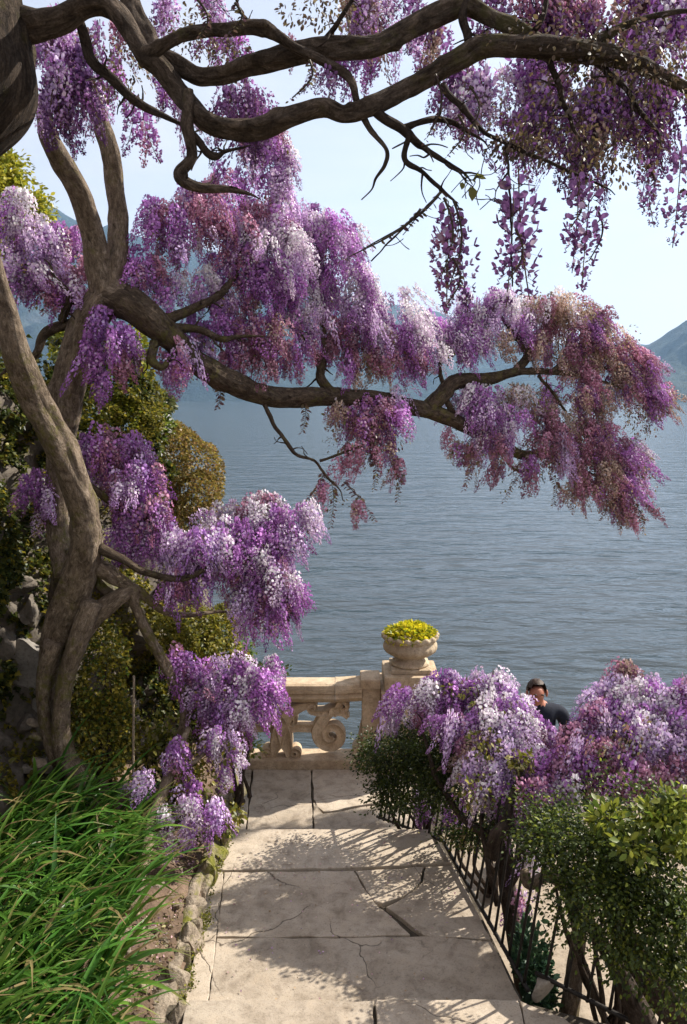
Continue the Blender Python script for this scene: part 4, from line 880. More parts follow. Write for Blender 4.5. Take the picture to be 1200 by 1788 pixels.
OBL = [
    (95, 90, 35, 50, 2.4, 13, VI), (110, 150, 50, 55, 2.4, 18, VI), (75, 190, 30, 40, 2.4, 8, VI), (90, 60, 40, 40, 2.6, 8, VI), (190, 110, 25, 40, 2.6, 6, VD), (210, 60, 25, 40, 2.7, 5, VD), (150, 190, 30, 30, 2.5, 6, VI),
    (310, 20, 45, 35, 2.5, 9, VL), (380, 80, 30, 40, 2.6, 6, {'bronze': 2, 'pale': 2, 'purple': 1}), (285, 170, 35, 35, 2.7, 7, VI), (420, 170, 45, 28, 2.6, 9, VI), (440, 215, 40, 40, 2.7, 8, VI), (480, 235, 25, 60, 2.8, 7, VI),
    (580, 15, 60, 28, 2.3, 9, {'purple': 3, 'pale': 2, 'bronze': 3}), (660, 20, 40, 25, 2.3, 6, VI), (650, 100, 45, 40, 2.8, 12, VI), (600, 130, 25, 30, 2.8, 5, VD), (690, 110, 25, 45, 2.8, 7, VI), (760, 70, 30, 30, 2.4, 5, VD), (755, 30, 30, 25, 2.4, 4, VI),
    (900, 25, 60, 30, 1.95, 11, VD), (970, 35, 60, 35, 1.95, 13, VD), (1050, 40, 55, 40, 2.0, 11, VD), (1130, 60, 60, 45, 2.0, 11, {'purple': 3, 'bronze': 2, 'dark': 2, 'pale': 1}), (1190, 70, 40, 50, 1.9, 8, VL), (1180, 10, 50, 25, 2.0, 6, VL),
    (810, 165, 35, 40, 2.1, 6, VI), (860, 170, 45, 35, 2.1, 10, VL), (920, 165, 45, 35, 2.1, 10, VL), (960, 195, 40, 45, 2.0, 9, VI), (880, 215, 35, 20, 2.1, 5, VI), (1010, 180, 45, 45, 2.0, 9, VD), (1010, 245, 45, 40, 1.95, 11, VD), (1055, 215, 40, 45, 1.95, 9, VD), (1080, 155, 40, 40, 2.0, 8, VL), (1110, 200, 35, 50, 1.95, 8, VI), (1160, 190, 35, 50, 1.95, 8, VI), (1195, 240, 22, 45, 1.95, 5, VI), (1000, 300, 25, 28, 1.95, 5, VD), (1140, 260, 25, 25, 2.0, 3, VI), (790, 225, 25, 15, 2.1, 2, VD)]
OBL = [(b[0], b[1], b[2], b[3], b[4] + .45, b[5] * (1.7 if b[0] > 780 else 1.55 if b[0] < 520 else 1.25), b[6], (0, 0), None, .85) for b in OBL]
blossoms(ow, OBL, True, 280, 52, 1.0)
# a few single racemes hanging free
for px, py, dep, s, pal, k in ((906, 318, 2.0, 1.3, 'dark', 1), (897, 345, 2.0, 1.1, 'dark', 2), (783, 372, 2.0, 1.0, 'dark', 3), (800, 390, 2.0, .9, 'dark', 4), (778, 400, 2.05, .9, 'mauve', 1), (1030, 335, 1.9, .95, 'dark', 0), (1012, 310, 1.9, .9, 'dark', 2), (1190, 265, 1.9, .9, 'dark', 2), (1130, 285, 1.95, .7, 'dark', 1), (250, 200, 3.2, 1.05, 'purple', 4), (235, 185, 3.2, .9, 'purple', 0), (258, 215, 3.3, .95, 'mauve', 2), (225, 160, 3.2, .8, 'purple', 2), (440, 260, 3.4, .9, 'lilac', 3), (575, 120, 2.1, .5, 'dark', 3), (505, 60, 2.2, .45, 'mauve', 1)):
    o = bpy.data.objects.new('raceme', rac(pal, True, k)[3]); o.location = [float(a) for a in P(px, py, dep)]; o.rotation_euler = (0.05 * k - .1, .08 - .04 * k, k * 1.3); o.scale = (s,) * 3; link(o, ow)
BRZ = [(.13, .085, .05), (.10, .065, .045), (.17, .13, .06), (.08, .05, .045)]
shoots(ow, [(330, 60, 60, 50, 2.6), (210, 130, 50, 60, 2.6), (400, 100, 40, 40, 2.6), (560, 20, 80, 30, 2.3), (1100, 90, 120, 60, 1.98), (960, 250, 120, 50, 2.0), (1060, 280, 80, 50, 1.97), (900, 255, 60, 20, 2.05), (1150, 130, 60, 80, 1.95), (1000, 130, 80, 60, 2.0), (1100, 130, 110, 60, 1.96), (1000, 60, 160, 40, 1.96), (1090, 240, 90, 60, 1.96), (960, 200, 120, 60, 2.0)], 230, .0145, [(.10, .065, .045), (.075, .048, .04), (.14, .10, .05), (.06, .035, .035)], 15)
for px, py, L, lean in ((770, 335, .17, (-1.1, 0)), (735, 365, .15, (-1.2, 0)), (775, 345, .20, (.05, 0)), (792, 350, .22, (.02, 0)), (1040, 360, .14, (.0, 0)), (1000, 330, .10, (.1, 0)), (1130, 290, .10, (.05, 0)), (1192, 330, .08, (0, 0)), (540, 105, .10, (-.35, 0)), (820, 150, .12, (.1, 0)), (800, 200, .10, (-.1, 0)), (760, 130, .16, (-.05, 0)), (410, 5, .08, (-.1, 0)), (345, 0, .10, (.1, 0)), (900, 400, .13, (0, 0)), (790, 450, .12, (0, 0))):
    spray(ow, P(px, py, 1.95), L, 24, .017, [(.10, .06, .05), (.13, .10, .05), (.09, .05, .07)], rs, lean)
for px, py in ((815, 300), (830, 310), (838, 296), (808, 318), (868, 318), (878, 345), (862, 350), (825, 325)):
    pts = np.array([P(px, py, 2.0)]); V, F, C = leaf_cloud(pts, np.array([[.2, -.3, -.6]]), .036, [(.24, .24, .05)] if px < 845 else [(.16, .09, .14)], rs, .3)
    obj('leaf', mesh('leaf', V, F, M['leaf'], col=C), ow)

# ------------------------------------------------------------------ iron railing on the right
rail = thing('iron_railing', 'black iron bar railing along the paved path, tangled with shrubs', 'railing', (xr_near[0], xr_near[1], ZB))
near_a, near_b = np.array((xr_near[0] + .02, xr_near[1], ZB)), np.array((xr_mid[0] + .0, xr_mid[1], ZB))
far_b = np.array((xr_far[0] + .02, xr_far[1] + .1, ZC)); right_a = np.array((1.72, ya - .34, ZA))
segs = [(near_a + (0.03, -.02, 0), near_b, 14), (near_b, far_b, 13), (right_a, near_a + (.06, -.06, ZA - ZB), 6)]
LEAN = .13
bar_me = {}
for k, (a, b, n) in enumerate(segs):
    a = np.array(a); b = np.array(b); H = .84
    for hz, rr in ((.035, .014), (H - .04, .010)):
        sh = np.array((LEAN * hz, 0, hz)); tube('rail', [a + sh, (a + b) / 2 + sh, b + sh], [rr] * 3, M['iron'], rail, seg=6, per=3, rough=.03)
    for i in range(n):
        t = (i + .5) / n; q = a * (1 - t) + b * t
        lx, ly = rng.normal(0, .012), rng.normal(0, .012)
        if 'm' not in bar_me:
            V, F, T, bk = tube_np([(0, 0, .02), (0, 0, .3), (0, 0, .6), (0, 0, .83), (0, 0, .89)], [.0105, .0095, .0095, .0095, .003], seg=6, per=2, rough=.05); bar_me['m'] = mesh('bar', V, [F, T], M['iron'], smooth=True)
        o = bpy.data.objects.new('bar', bar_me['m']); o.location = [float(c) for c in q]; o.rotation_euler = (ly, LEAN + lx, 0); link(o, rail)
blk = place(rock_mesh('footing_stone', 260, M['quay'], 4), 'footing_stone', near_a + (.085, -.10, .12), (.06, .05, .08), (.2, .1, .4), None)
tag(blk, 'small pale footing stone at the bend of the iron railing', 'stone')

# ------------------------------------------------------------------ shrubs and wisteria behind the railing
h1 = thing('wisteria_shrub', 'rounded lilac wisteria mound over the railing beside the stone pedestal', 'shrub', (1.25, 6.1, ZR))
pxtube('trunk', [(925, 1790, 36, 5.6), (900, 1660, 32, 5.6), (885, 1560, 30, 5.6), (880, 1470, 26, 5.7), (850, 1380, 28, 5.8), (830, 1290, 18, 5.9)], M['twig'], h1, seg=12, rough=.12, seed=3)
for b in ([(885, 1540, 24, 5.6), (930, 1470, 22, 5.7), (960, 1380, 16, 5.8), (930, 1290, 8, 5.9)], [(880, 1480, 20, 5.7), (810, 1430, 14, 5.8), (760, 1350, 10, 6.0), (740, 1280, 6, 6.1)], [(862, 1500, 24, 5.3), (868, 1450, 28, 5.3), (885, 1420, 20, 5.4), (895, 1380, 12, 5.5)], [(870, 1580, 12, 5.5), (850, 1500, 10, 5.5), (840, 1430, 7, 5.6)]): pxtube('branch', b, M['twig'], h1, seg=8, rough=.14, wob=.3, seed=b[0][0])
blossoms(h1, [(730, 1225, 40, 26, 6.3, 22, {'lilac': 4, 'mauve': 3, 'purple': 2}), (790, 1215, 50, 28, 6.2, 34, LP), (850, 1215, 45, 25, 6.2, 32, LP), (888, 1238, 38, 20, 6.1, 28, LP), (932, 1285, 30, 28, 6.0, 20, PP), (850, 1262, 60, 35, 5.9, 40, LP), (800, 1275, 35, 30, 5.9, 18, PP), (900, 1300, 50, 35, 5.8, 34, PL), (860, 1335, 50, 32, 5.7, 26, {'lilac': 3, 'pale': 3, 'bronze': 2, 'purple': 2}), (915, 1360, 40, 35, 5.6, 24, LP), (870, 1385, 40, 28, 5.6, 18, LP), (925, 1395, 35, 25, 5.4, 14, PP), (835, 1310, 35, 30, 5.8, 16, MV), (690, 1250, 22, 15, 6.4, 6, LP)], False, 300, 41, 2.1)
shoots(h1, [(845, 1300, 30, 30, 5.65), (910, 1330, 25, 20, 5.5), (800, 1200, 60, 14, 6.15), (870, 1240, 60, 20, 5.9), (830, 1380, 40, 30, 5.5), (930, 1400, 30, 20, 5.5)], 130, .040, IVYY + TAN, 16)
h2 = thing('wisteria_shrub', 'broad purple wisteria mound on the railing beside the dark-jacketed person', 'shrub', (2.0, 5.4, ZR))
pxtube('trunk', [(1230, 1820, 70, 5.0), (1130, 1700, 60, 5.0), (1080, 1600, 48, 5.1), (1060, 1480, 36, 5.2), (1080, 1360, 26, 5.4), (1100, 1280, 14, 5.5)], M['twig'], h2, seg=12, rough=.12, seed=5)
for b in ([(1070, 1520, 26, 5.1), (1130, 1440, 20, 5.2), (1170, 1340, 12, 5.3)], [(1065, 1480, 22, 5.2), (1020, 1400, 16, 5.4), (1000, 1310, 9, 5.6)]): pxtube('branch', b, M['twig'], h2, seg=8, rough=.14, wob=.3, seed=b[0][0])
blossoms(h2, [(1090, 1212, 50, 26, 5.9, 30, PL), (1052, 1252, 32, 26, 5.8, 24, LP), (1012, 1300, 36, 30, 5.7, 28, {'purple': 4, 'mauve': 3, 'lilac': 2}), (1070, 1260, 55, 30, 5.7, 34, PP), (1140, 1240, 50, 30, 5.7, 32, PL), (1190, 1240, 35, 35, 5.6, 22, PP), (1120, 1300, 60, 35, 5.5, 40, PL), (1180, 1310, 45, 40, 5.4, 28, LP), (1050, 1330, 55, 35, 5.5, 36, {'mauve': 4, 'purple': 3, 'lilac': 1}), (1000, 1350, 35, 32, 5.5, 20, PP), (1100, 1360, 60, 28, 5.3, 28, {'mauve': 4, 'bronze': 2, 'purple': 2}), (1180, 1365, 45, 22, 5.2, 18, {'mauve': 3, 'lilac': 2, 'bronze': 1}), (1095, 1186, 22, 10, 5.95, 8, {'mauve': 3, 'bronze': 2}), (1230, 1270, 40, 60, 5.4, 26, LP), (1000, 1385, 30, 20, 5.4, 10, LP)], False, 300, 42, 2.1)
shoots(h2, [(1100, 1300, 80, 50, 5.4), (1030, 1370, 60, 30, 5.4), (1150, 1370, 60, 25, 5.2)], 130, .036, TAN + [(.28, .16, .13)], 17)
# flowers hanging low inside, seen between the bars
blossoms(h1, [(900, 1560, 18, 40, 5.6, 6, PP), (935, 1490, 15, 40, 5.6, 5, LP), (790, 1420, 40, 22, 6.2, 6, PP), (720, 1420, 40, 18, 6.6, 6, PP)], False, 60, 43, 1.5)
bush('green_shrub', 'dark green fine-leaved shrub hanging over the railing below the stone urn', 'shrub',
     [(700, 1315, 55, 42, 6.5, .30), (665, 1330, 28, 45, 6.6, .22), (740, 1340, 60, 45, 6.3, .32), (690, 1385, 45, 32, 6.4, .25), (770, 1370, 40, 40, 6.1, .28), (730, 1275, 50, 25, 6.4, .25), (790, 1320, 25, 40, 6.1, .2)], DEEP + [(.09, .12, .02)], .026, 17000, 51, (.75, 6.75, ZR), 7, clump=36, shell=.6)
bush('green_shrub', 'large bright-topped leafy shrub crowding the near end of the railing', 'shrub',
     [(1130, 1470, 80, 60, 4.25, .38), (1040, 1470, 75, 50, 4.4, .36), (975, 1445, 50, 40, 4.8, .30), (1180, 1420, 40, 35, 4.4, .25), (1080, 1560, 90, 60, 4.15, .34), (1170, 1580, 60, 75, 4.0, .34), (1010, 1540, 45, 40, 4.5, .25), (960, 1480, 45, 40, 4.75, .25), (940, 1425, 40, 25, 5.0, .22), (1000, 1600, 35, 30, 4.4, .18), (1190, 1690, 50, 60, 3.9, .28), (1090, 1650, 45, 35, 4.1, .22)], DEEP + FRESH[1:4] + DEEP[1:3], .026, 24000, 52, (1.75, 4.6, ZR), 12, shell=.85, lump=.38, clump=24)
bush('green_shrub', 'dark leafy undergrowth behind the middle of the railing', 'shrub', [(845, 1440, 50, 35, 5.9, .25), (800, 1450, 40, 30, 6.2, .25), (900, 1430, 40, 30, 5.6, .22)], DEEP + IVYY[1:2] + TAN[:1], .026, 4500, 58, tuple(G(860, 1560, ZR)), 7, clump=30, shell=.9)
bush('leafy_sprig', 'bright yellow-green leafy sprig on top of the large shrub', 'shrub',
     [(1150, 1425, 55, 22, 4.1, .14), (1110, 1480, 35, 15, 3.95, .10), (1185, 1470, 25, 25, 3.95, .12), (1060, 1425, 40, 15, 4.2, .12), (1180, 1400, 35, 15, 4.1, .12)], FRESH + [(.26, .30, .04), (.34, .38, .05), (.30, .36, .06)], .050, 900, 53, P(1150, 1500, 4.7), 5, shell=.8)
bush('low_plant', 'small blue-green tufted plant behind the railing bars', 'plant', [(925, 1680, 28, 60, 5.2, .2), (945, 1720, 25, 30, 5.1, .2)], [(.05, .11, .05), (.04, .085, .045), (.08, .14, .06)], .060, 900, 54, tuple(G(930, 1740, ZR)), 4, up=-1.2)
# stout leaning stem in front of the big shrub
ls = pxtube('leaning_stem', [(1150, 1850, 50, 4.3), (1100, 1740, 44, 4.4), (1060, 1660, 36, 4.55), (1020, 1600, 28, 4.7), (985, 1550, 22, 4.9)], M['twig'], None, seg=12, rough=.14, flute=.05)
tag(ls, 'stout leaning grey woody stem inside the large shrub', 'stem')
wl_ = pxtube('woody_stem', [(990, 1800, 40, 5.0), (1003, 1700, 36, 5.0), (1010, 1620, 32, 5.0), (1000, 1560, 34, 5.0), (960, 1530, 26, 5.0), (925, 1545, 22, 5.0), (915, 1520, 18, 5.0)], M['bark'], None, seg=12, rough=.12, flute=.05)
tag(wl_, 'bent pale woody stem behind the railing bars', 'stem')

# ------------------------------------------------------------------ planted urn
r = np.random.default_rng(91); up_t = thing('urn_plant', 'clipped yellow-green leafy plant filling the stone urn', 'plant', URN)
v = r.normal(size=(1500, 3)); v /= np.linalg.norm(v, axis=1)[:, None]; v[:, 2] = np.abs(v[:, 2])
pts = np.array(URN) + (0, 0, .01) + v * np.array((.275, .275, .115)) * (1 - .25 * r.random((1500, 1)) ** 2) * (1 + .05 * sines(3, .8)(v))[:, None]
V, F, C = leaf_cloud(pts, v * (1, 1, 1.4), .048, [(.50, .42, .015), (.40, .37, .015), (.58, .48, .03), (.20, .24, .02)], r, .5, (IV_V, IV_F), .6)
o = obj('foliage', mesh('foliage', V, F, M['leaf'], col=C), up_t); o['kind'] = 'stuff'

# ------------------------------------------------------------------ ivy, moss and clipped bushes on the left bank
r = np.random.default_rng(61)
yy = r.uniform(4.2, 9.2, 80000); zz = r.uniform(.2, 4.4, 80000); q = np.column_stack([bank_x(yy, zz), yy, zz])
q[:, 0] += .11 * sk(q) + .05 * sk2(q) + .02 * sk2(q * 2.7)
keep = (.6 * sines(12, 1.6, 8)(q) + .6 * sines(13, 3.5, 9)(q)) > -.55; q = q[keep]; q[:, 0] += .03 + .05 * r.random(len(q))
nn = np.tile((.9, -.4, .1), (len(q), 1)); tone = sines(14, .5, 6)(q) > -.1
parts = [leaf_cloud(q[tone], nn[tone], .050, IVYD + IVYD + MOSS, r, .7, (IV_V, IV_F), .5), leaf_cloud(q[~tone], nn[~tone], .036, MOSS, r, .7, (IV_V, IV_F), .5)]
V, F, C = merge(parts); o = obj('ivy', mesh('ivy', V, F, M['leaf'], col=C)); tag(o, 'mossy ivy mat creeping over the shaded rock bank', 'ivy', kind='stuff')
bush('ivy_column', 'tall yellow-green ivy column rising beside the lake headland', 'ivy', [(195, 700, 50, 90, 8.3, .42), (150, 760, 55, 70, 8.0, .45), (215, 660, 32, 75, 8.3, .35), (150, 640, 45, 70, 8.3, .4), (218, 745, 28, 55, 8.2, .3)], IVYY + GOLD + MOSS[:1], .046, 17000, 62, (-2.5, 7.9, 1.2), 4, (IV_V, IV_F), .2, .06, boxy=True)
bush('mossy_column', 'mossy green hanging mass behind the twisted trunk foot', 'ivy', [(185, 1190, 42, 90, 6.25, .16), (165, 1290, 40, 70, 6.2, .16), (215, 1270, 25, 70, 6.3, .12)], MOSS + FRESH[3:], .032, 6500, 63, P(180, 1390, 6.3), 4, (IV_V, IV_F), .3, .22, up=1.0)
bush('mossy_column', 'olive mossy pillar of creeper below the lilac mass by the balustrade', 'ivy', [(390, 1115, 30, 60, 7.6, .22), (340, 1110, 45, 50, 7.3, .25), (300, 1110, 40, 40, 7.0, .2), (415, 1165, 25, 30, 7.7, .2)], MOSS + IVYY[:2], .036, 7000, 64, (-1.4, 7.4, .2), 3, (IV_V, IV_F), .3, .15, up=.8)
bush('rounded_bush', 'large rounded clipped olive bush on the slope above the lake', 'bush', [(318, 830, 68, 88, 9.2, .6), (345, 880, 42, 60, 9.0, .5), (285, 800, 50, 60, 9.3, .5)], [(.22, .19, .035), (.29, .23, .055), (.15, .14, .03), (.25, .17, .06)], .036, 16000, 65, (-1.9, 9.0, .4), 4, (IV_V, IV_F), .15, .07)
bush('white_flowered_bush', 'fresh green bush with small white flowers beside the rounded bush', 'bush', [(262, 765, 32, 40, 8.7, .3), (280, 740, 25, 20, 8.8, .25)], FRESH + [(.75, .75, .68)], .050, 2200, 66, (-2.2, 8.5, 1.0), 4, (LF_V, LF_F), .4, .2)
bush('shoreline_tree', 'small grey-green tree on the distant headland', 'tree', [(275, 705, 26, 24, 24, .8), (258, 690, 18, 20, 24, .7)], [(.07, .09, .03), (.10, .11, .04)], .16, 1500, 67, P(270, 800, 24), 3, shell=.5)
bush('golden_tree', 'golden-leaved tree at the far left behind the wisteria', 'tree', [(5, 340, 32, 55, 8.5, .4), (0, 410, 30, 60, 8.5, .4), (62, 378, 26, 34, 9, .3), (-40, 360, 50, 90, 8.5, .5), (15, 300, 28, 40, 8.5, .3), (60, 360, 24, 30, 8.8, .3)], GOLD, .060, 9000, 68, (-3.6, 8.2, 3.0), 5, shell=.6)
bush('green_shrub', 'pale green feathery shrub behind the lilac mass at the water edge', 'shrub', [(412, 1100, 22, 50, 8.6, .25), (425, 1140, 18, 25, 8.5, .2)], FRESH, .035, 1600, 69, (-1.35, 8.3, .2), 3, shell=.8)
bush('yellow_creeper', 'yellow-green creeper tuft over the balustrade end', 'shrub', [(455, 1180, 35, 22, 7.0, .18), (430, 1300, 25, 25, 6.9, .15), (380, 1290, 30, 30, 6.6, .15), (385, 1440, 28, 18, 6.1, .12)], IVYY + FRESH[:1], .042, 1500, 70, P(410, 1400, 6.8), 5, shell=.8)
bush('bed_weeds', 'low tangle of weeds at the bank foot behind the cane', 'weeds', [(290, 1290, 40, 50, 6.6, .2), (330, 1340, 40, 40, 6.5, .2), (260, 1320, 30, 50, 6.5, .2)], IVYY + MOSS + TAN, .050, 1400, 71, P(300, 1400, 6.6), 8, shell=.9)

V, F, C = leaf_cloud(EDGE_MOSS, np.tile((.5, -.3, .8), (len(EDGE_MOSS), 1)), .015, MOSS + IVYY[:2], np.random.default_rng(405), .1, (IV_V, IV_F), .7)
o = obj('moss', mesh('moss', V, F, M['leaf'], col=C), edging); o['kind'] = 'stuff'
# ------------------------------------------------------------------ iris leaves in the bed
def iris_mesh(seed):
    r = np.random.default_rng(seed); Vs, Fs, Cs, k = [], [], [], 0
    for _ in range(20):
        L = r.uniform(.45, .90); w = r.uniform(.012, .021); az = r.normal(.0, .75) - .15; b = r.normal(0, .045, 2); bend = r.uniform(.6, 1.9); t = np.linspace(0, 1, 8)
        th = .18 + r.uniform(0, .35) + bend * t ** 1.6; ds = L / 7
        rr = np.concatenate(([0], np.cumsum(np.sin(th[:-1]) * ds))); zz = np.concatenate(([0], np.cumsum(np.cos(th[:-1]) * ds)))
        d = np.array((math.cos(az), math.sin(az))); sd = np.array((-d[1], d[0])); ww = w * np.clip(1.15 - t ** 2.2 * 1.1, .04, 1); tw = r.normal(0, .5)
        c = np.column_stack([b[0] + d[0] * rr, b[1] + d[1] * rr, zz]); s3 = np.column_stack([np.tile(sd, (8, 1)) * math.cos(tw), np.full(8, math.sin(tw) * .6)])
        nrm_ = np.column_stack([-d[0] * np.cos(th), -d[1] * np.cos(th), np.sin(th)])
        V = np.stack([c - s3 * ww[:, None], c - nrm_ * (ww * .35)[:, None], c + s3 * ww[:, None]], 1).reshape(-1, 3)
        F = np.array([(i * 3 + j, i * 3 + j + 1, i * 3 + j + 4, i * 3 + j + 3) for i in range(7) for j in range(2)])
        base = np.array([(.055, .145, .020), (.085, .20, .028), (.035, .10, .016), (.12, .23, .035)][r.integers(4)]) * math.exp(r.normal(0, .15))
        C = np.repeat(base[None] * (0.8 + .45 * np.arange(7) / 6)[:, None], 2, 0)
        if r.random() < .07: C = C * 0 + (.34, .27, .12)
        elif r.random() < .3: C[-2:] = C[-2:] * .4 + np.array((.28, .20, .08)) * .6
        Vs.append(V); Fs.append(F + k); Cs.append(C); k += len(V)
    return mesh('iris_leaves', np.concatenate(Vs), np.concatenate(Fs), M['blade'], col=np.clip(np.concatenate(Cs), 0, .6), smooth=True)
irm = [iris_mesh(300 + i) for i in range(7)]
spots = []
for _ in range(3000):
    x, yv = rng.uniform(-2.35, -1.22), rng.uniform(2.7, 5.55)
    if x > -1.32 - .16 * max(0, yv - 3.6): continue
    if all((x - a) ** 2 + (yv - b) ** 2 > .125 ** 2 for a, b in spots): spots.append((x, yv))
    if len(spots) >= 90: break
for i, (x, yv) in enumerate(spots):
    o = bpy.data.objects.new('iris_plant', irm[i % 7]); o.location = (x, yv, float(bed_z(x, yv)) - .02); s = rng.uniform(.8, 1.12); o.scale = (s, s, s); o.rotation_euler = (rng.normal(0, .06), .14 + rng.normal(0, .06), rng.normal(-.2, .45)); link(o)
    zone = ('clump of long green iris leaves arching over the bare soil towards the stone edging', 'iris clumps along the soil strip') if x > -1.62 - .16 * max(0, yv - 3.6) else (('clump of long green iris leaves at the foot of the twisted trunk', 'iris clumps at the trunk') if yv > 4.7 else ('clump of long green iris leaves in the depth of the iris bed', 'iris clumps inside the bed'))
    tag(o, zone[0], 'plant', zone[1])

# leaf litter and small debris on the soil
r = np.random.default_rng(96); x = r.uniform(-1.7, -1.06, 2600); yv = r.uniform(3.3, 6.6, 2600); keep = sines(97, 1.6)(np.column_stack([x, yv, x * 0])) > -.4
V, F, C = leaf_cloud(np.column_stack([x, yv, bed_z(x, yv) + .028])[keep], np.column_stack([r.normal(size=keep.sum()), r.normal(size=keep.sum()), np.zeros(keep.sum())]), .030, TAN + [(.12, .08, .05), (.20, .12, .08), (.07, .05, .035)], r, 0, (LF_V, LF_F), .35)
o = obj('leaf_litter', mesh('leaf_litter', V, F, M['leaf'], col=C)); tag(o, 'dry brown leaf litter on the soil strip', 'leaf litter', kind='stuff')
# fallen petals and bits on soil and paving
r = np.random.default_rng(95); n = 1500; x = np.where(r.random(n) < .8, r.uniform(-1.75, -1.1, n), r.uniform(-.9, .8, n)); yv = r.uniform(3.6, 6.3, n)
z = np.where(x < -1.0, bed_z(x, yv) + .03, np.where(yv < yb - .05, ZB + .009, -9)); k = (z > -1) & (yv > ya + .05)
V, F, C = leaf_cloud(np.column_stack([x, yv, z])[k], np.tile((1., 0, 0), (k.sum(), 1)), .016, [(.55, .35, .38), (.45, .30, .45), (.40, .28, .18), (.5, .42, .36)], r, 0, (IV_V, IV_F), .4)
V[:, 2] = np.maximum(V[:, 2], np.where(V[:, 0] < -.96, -9, ZB + .008))
o = obj('fallen_petals', mesh('fallen_petals', V, F, M['petal'], col=C)); tag(o, 'scattered fallen petals and dry leaf bits on soil and paving', 'petals', kind='stuff')

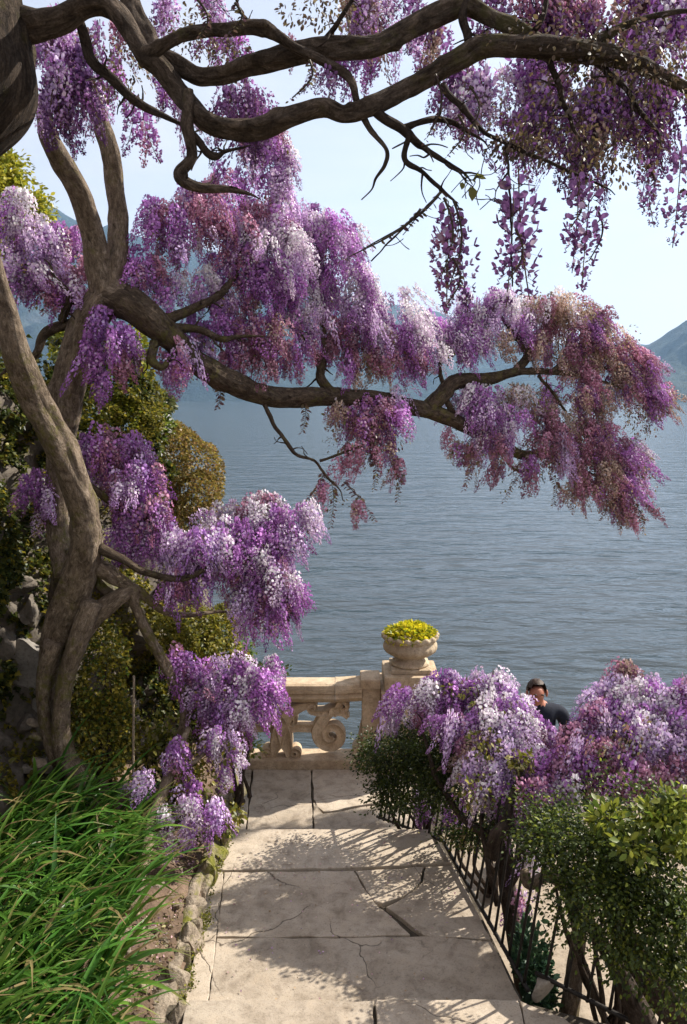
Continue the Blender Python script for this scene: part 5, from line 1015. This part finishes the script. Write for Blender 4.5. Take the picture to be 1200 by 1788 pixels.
# ------------------------------------------------------------------ person behind the flowers
def person():
    hp = P(938, 1208, 7.0); gx, gy = hp[0] + .06, hp[1] + .12
    t = thing('person', 'dark-haired person in a dark jacket standing behind the wisteria mounds', 'person', (gx, gy, ZR))
    H = hp[2]
    J = {'pel': (gx, gy, .62), 'sp': (gx - .01, gy - .01, .82), 'ch': (gx - .0, gy - .03, 1.02), 'sh': (gx + .0, gy - .04, H - .20), 'nk': (hp[0] + .01, gy - .06, H - .13), 'hd': (hp[0], hp[1], H - .02), 'top': (hp[0] - .004, hp[1] + .005, H + .055)}
    for s, n_ in ((-1, 'l'), (1, 'r')):
        J[n_ + 'sh'] = (gx + s * .19, gy - .04, H - .235 + .02 * s); J[n_ + 'el'] = (gx + s * .27, gy - .10, H - .52); J[n_ + 'wr'] = (gx + s * .12, gy - .33, H - .50)
        J[n_ + 'hp'] = (gx + s * .10, gy, .56); J[n_ + 'kn'] = (gx + s * .11, gy - .03, .13); J[n_ + 'an'] = (gx + s * .12, gy + .02, -.22); J[n_ + 'to'] = (gx + s * .13, gy - .16, -.265)
    R = {'pel': .14, 'sp': .13, 'ch': .15, 'sh': .10, 'nk': .055, 'hd': .075, 'top': .062}
    for n_ in 'lr': R.update({n_ + 'sh': .075, n_ + 'el': .05, n_ + 'wr': .034, n_ + 'hp': .09, n_ + 'kn': .062, n_ + 'an': .045, n_ + 'to': .036})
    E = [('pel', 'sp'), ('sp', 'ch'), ('ch', 'sh'), ('sh', 'nk'), ('nk', 'hd'), ('hd', 'top')]
    for n_ in 'lr': E += [('sh', n_ + 'sh'), (n_ + 'sh', n_ + 'el'), (n_ + 'el', n_ + 'wr'), ('pel', n_ + 'hp'), (n_ + 'hp', n_ + 'kn'), (n_ + 'kn', n_ + 'an'), (n_ + 'an', n_ + 'to')]
    for s, n_ in ((-1, 'l'), (1, 'r')):                    # fingers rooted in the palm
        w = np.array(J[n_ + 'wr']); d = np.array((-s * .8, -.5, -.1)); d /= np.linalg.norm(d); J[n_ + 'pm'] = tuple(w + d * .06); R[n_ + 'pm'] = .03; E.append((n_ + 'wr', n_ + 'pm'))
        for f in range(5):
            off = np.array((0, 0, .036 - .018 * f)); L = (.05, .075, .082, .076, .06)[f]
            a_, b_ = f'{n_}f{f}a', f'{n_}f{f}b'; J[a_] = tuple(w + d * (.085 if f else .05) + off); J[b_] = tuple(w + d * (.085 + L * .6) + off + np.array((0, .01, -.025))); R[a_] = .0095; R[b_] = .008; E += [(n_ + 'pm', a_), (a_, b_)]
    names = list(J); me = bpy.data.meshes.new('body'); me.from_pydata([tuple(float(c) for c in J[k]) for k in names], [(names.index(a), names.index(b)) for a, b in E], [])
    tmp = bpy.data.objects.new('body_rig', me); COL.objects.link(tmp)
    tmp.modifiers.new('s', 'SKIN'); tmp.modifiers.new('d', 'SUBSURF').levels = 2
    for i, k in enumerate(names): me.skin_vertices[0].data[i].radius = (R[k], R[k] * (.8 if k in ('pel', 'sp', 'ch', 'sh') else 1.0)); me.skin_vertices[0].data[i].use_root = (k == 'pel')
    bpy.context.view_layer.update(); dg = bpy.context.evaluated_depsgraph_get(); em = bpy.data.meshes.new_from_object(tmp.evaluated_get(dg)); bpy.data.objects.remove(tmp)
    em.name = 'body'; em.materials.clear(); [em.materials.append(M[k]) for k in ('skin', 'jacket', 'trouser')]
    wr = np.array([J['lwr'], J['rwr']])
    for v in em.vertices:                                   # shape the head a little: chin, nose
        c = np.array(v.co); dx = c - np.array(J['hd'])
        if np.linalg.norm(dx * (1, 1, .8)) < .16:
            if dx[1] < 0 and abs(dx[0]) < .018 and -.035 < dx[2] < .01: v.co.y -= .022
    for p in em.polygons:
        c = np.array(p.center); p.use_smooth = True
        hand = min(np.linalg.norm(c - w) for w in wr) < .17 and c[1] < gy - .30
        p.material_index = 0 if (c[2] > H - .125 and abs(c[0] - hp[0]) < .12) or hand else (1 if c[2] > .58 else 2)
    body = obj('body', em, t)
    bm = bmesh.new(); bmesh.ops.create_uvsphere(bm, u_segments=24, v_segments=16, radius=1)
    for v in bm.verts:
        v.co = Vector((hp[0] - .004 + v.co.x * .086, hp[1] + .012 + v.co.y * .102, H + .012 + v.co.z * .100)) * 1.0 + Vector((random.uniform(-.004, .004), random.uniform(-.004, .004), random.uniform(-.004, .005)))
    bmesh.ops.delete(bm, geom=[v for v in bm.verts if v.co.y < hp[1] - .02 and v.co.z < H + .075 - (.035 if v.co.x < hp[0] - .05 else 0) or v.co.z < H - .04], context='VERTS')
    from_bm('hair', bm, M['hair'], t, True)
    for s in (-1, 1):
        bm = bmesh.new(); bmesh.ops.create_uvsphere(bm, u_segments=10, v_segments=8, radius=1)
        for v in bm.verts: v.co = Vector((hp[0] + s * .086 + v.co.x * .012, hp[1] + .005 + v.co.y * .02, H - .015 + v.co.z * .032))
        from_bm('ear', bm, M['skin'], body, True)
        bm = bmesh.new(); bmesh.ops.create_uvsphere(bm, u_segments=10, v_segments=8, radius=1)
        for v in bm.verts: v.co = Vector((hp[0] + s * .031 + v.co.x * .013, hp[1] - .072 + v.co.y * .012, H - .002 + v.co.z * .008))
        from_bm('eye', bm, M['hair'], body, True)
person()

# ------------------------------------------------------------------ haze over the lake
m, nt, out = new_mat('lake_haze'); v = nt.nodes.new('ShaderNodeVolumePrincipled')
v.inputs['Color'].default_value = (.42, .66, 1.0, 1); v.inputs['Density'].default_value = .7e-4; v.inputs['Anisotropy'].default_value = .35
nt.links.new(v.outputs[0], out.inputs['Volume'])
hz = from_bm('haze', box_bm((-9000, -250, -6), (9000, 9000, 1900)), m); hz['kind'] = 'stuff'; tag(hz, 'pale blue haze in the air over the lake', 'haze', kind='stuff')
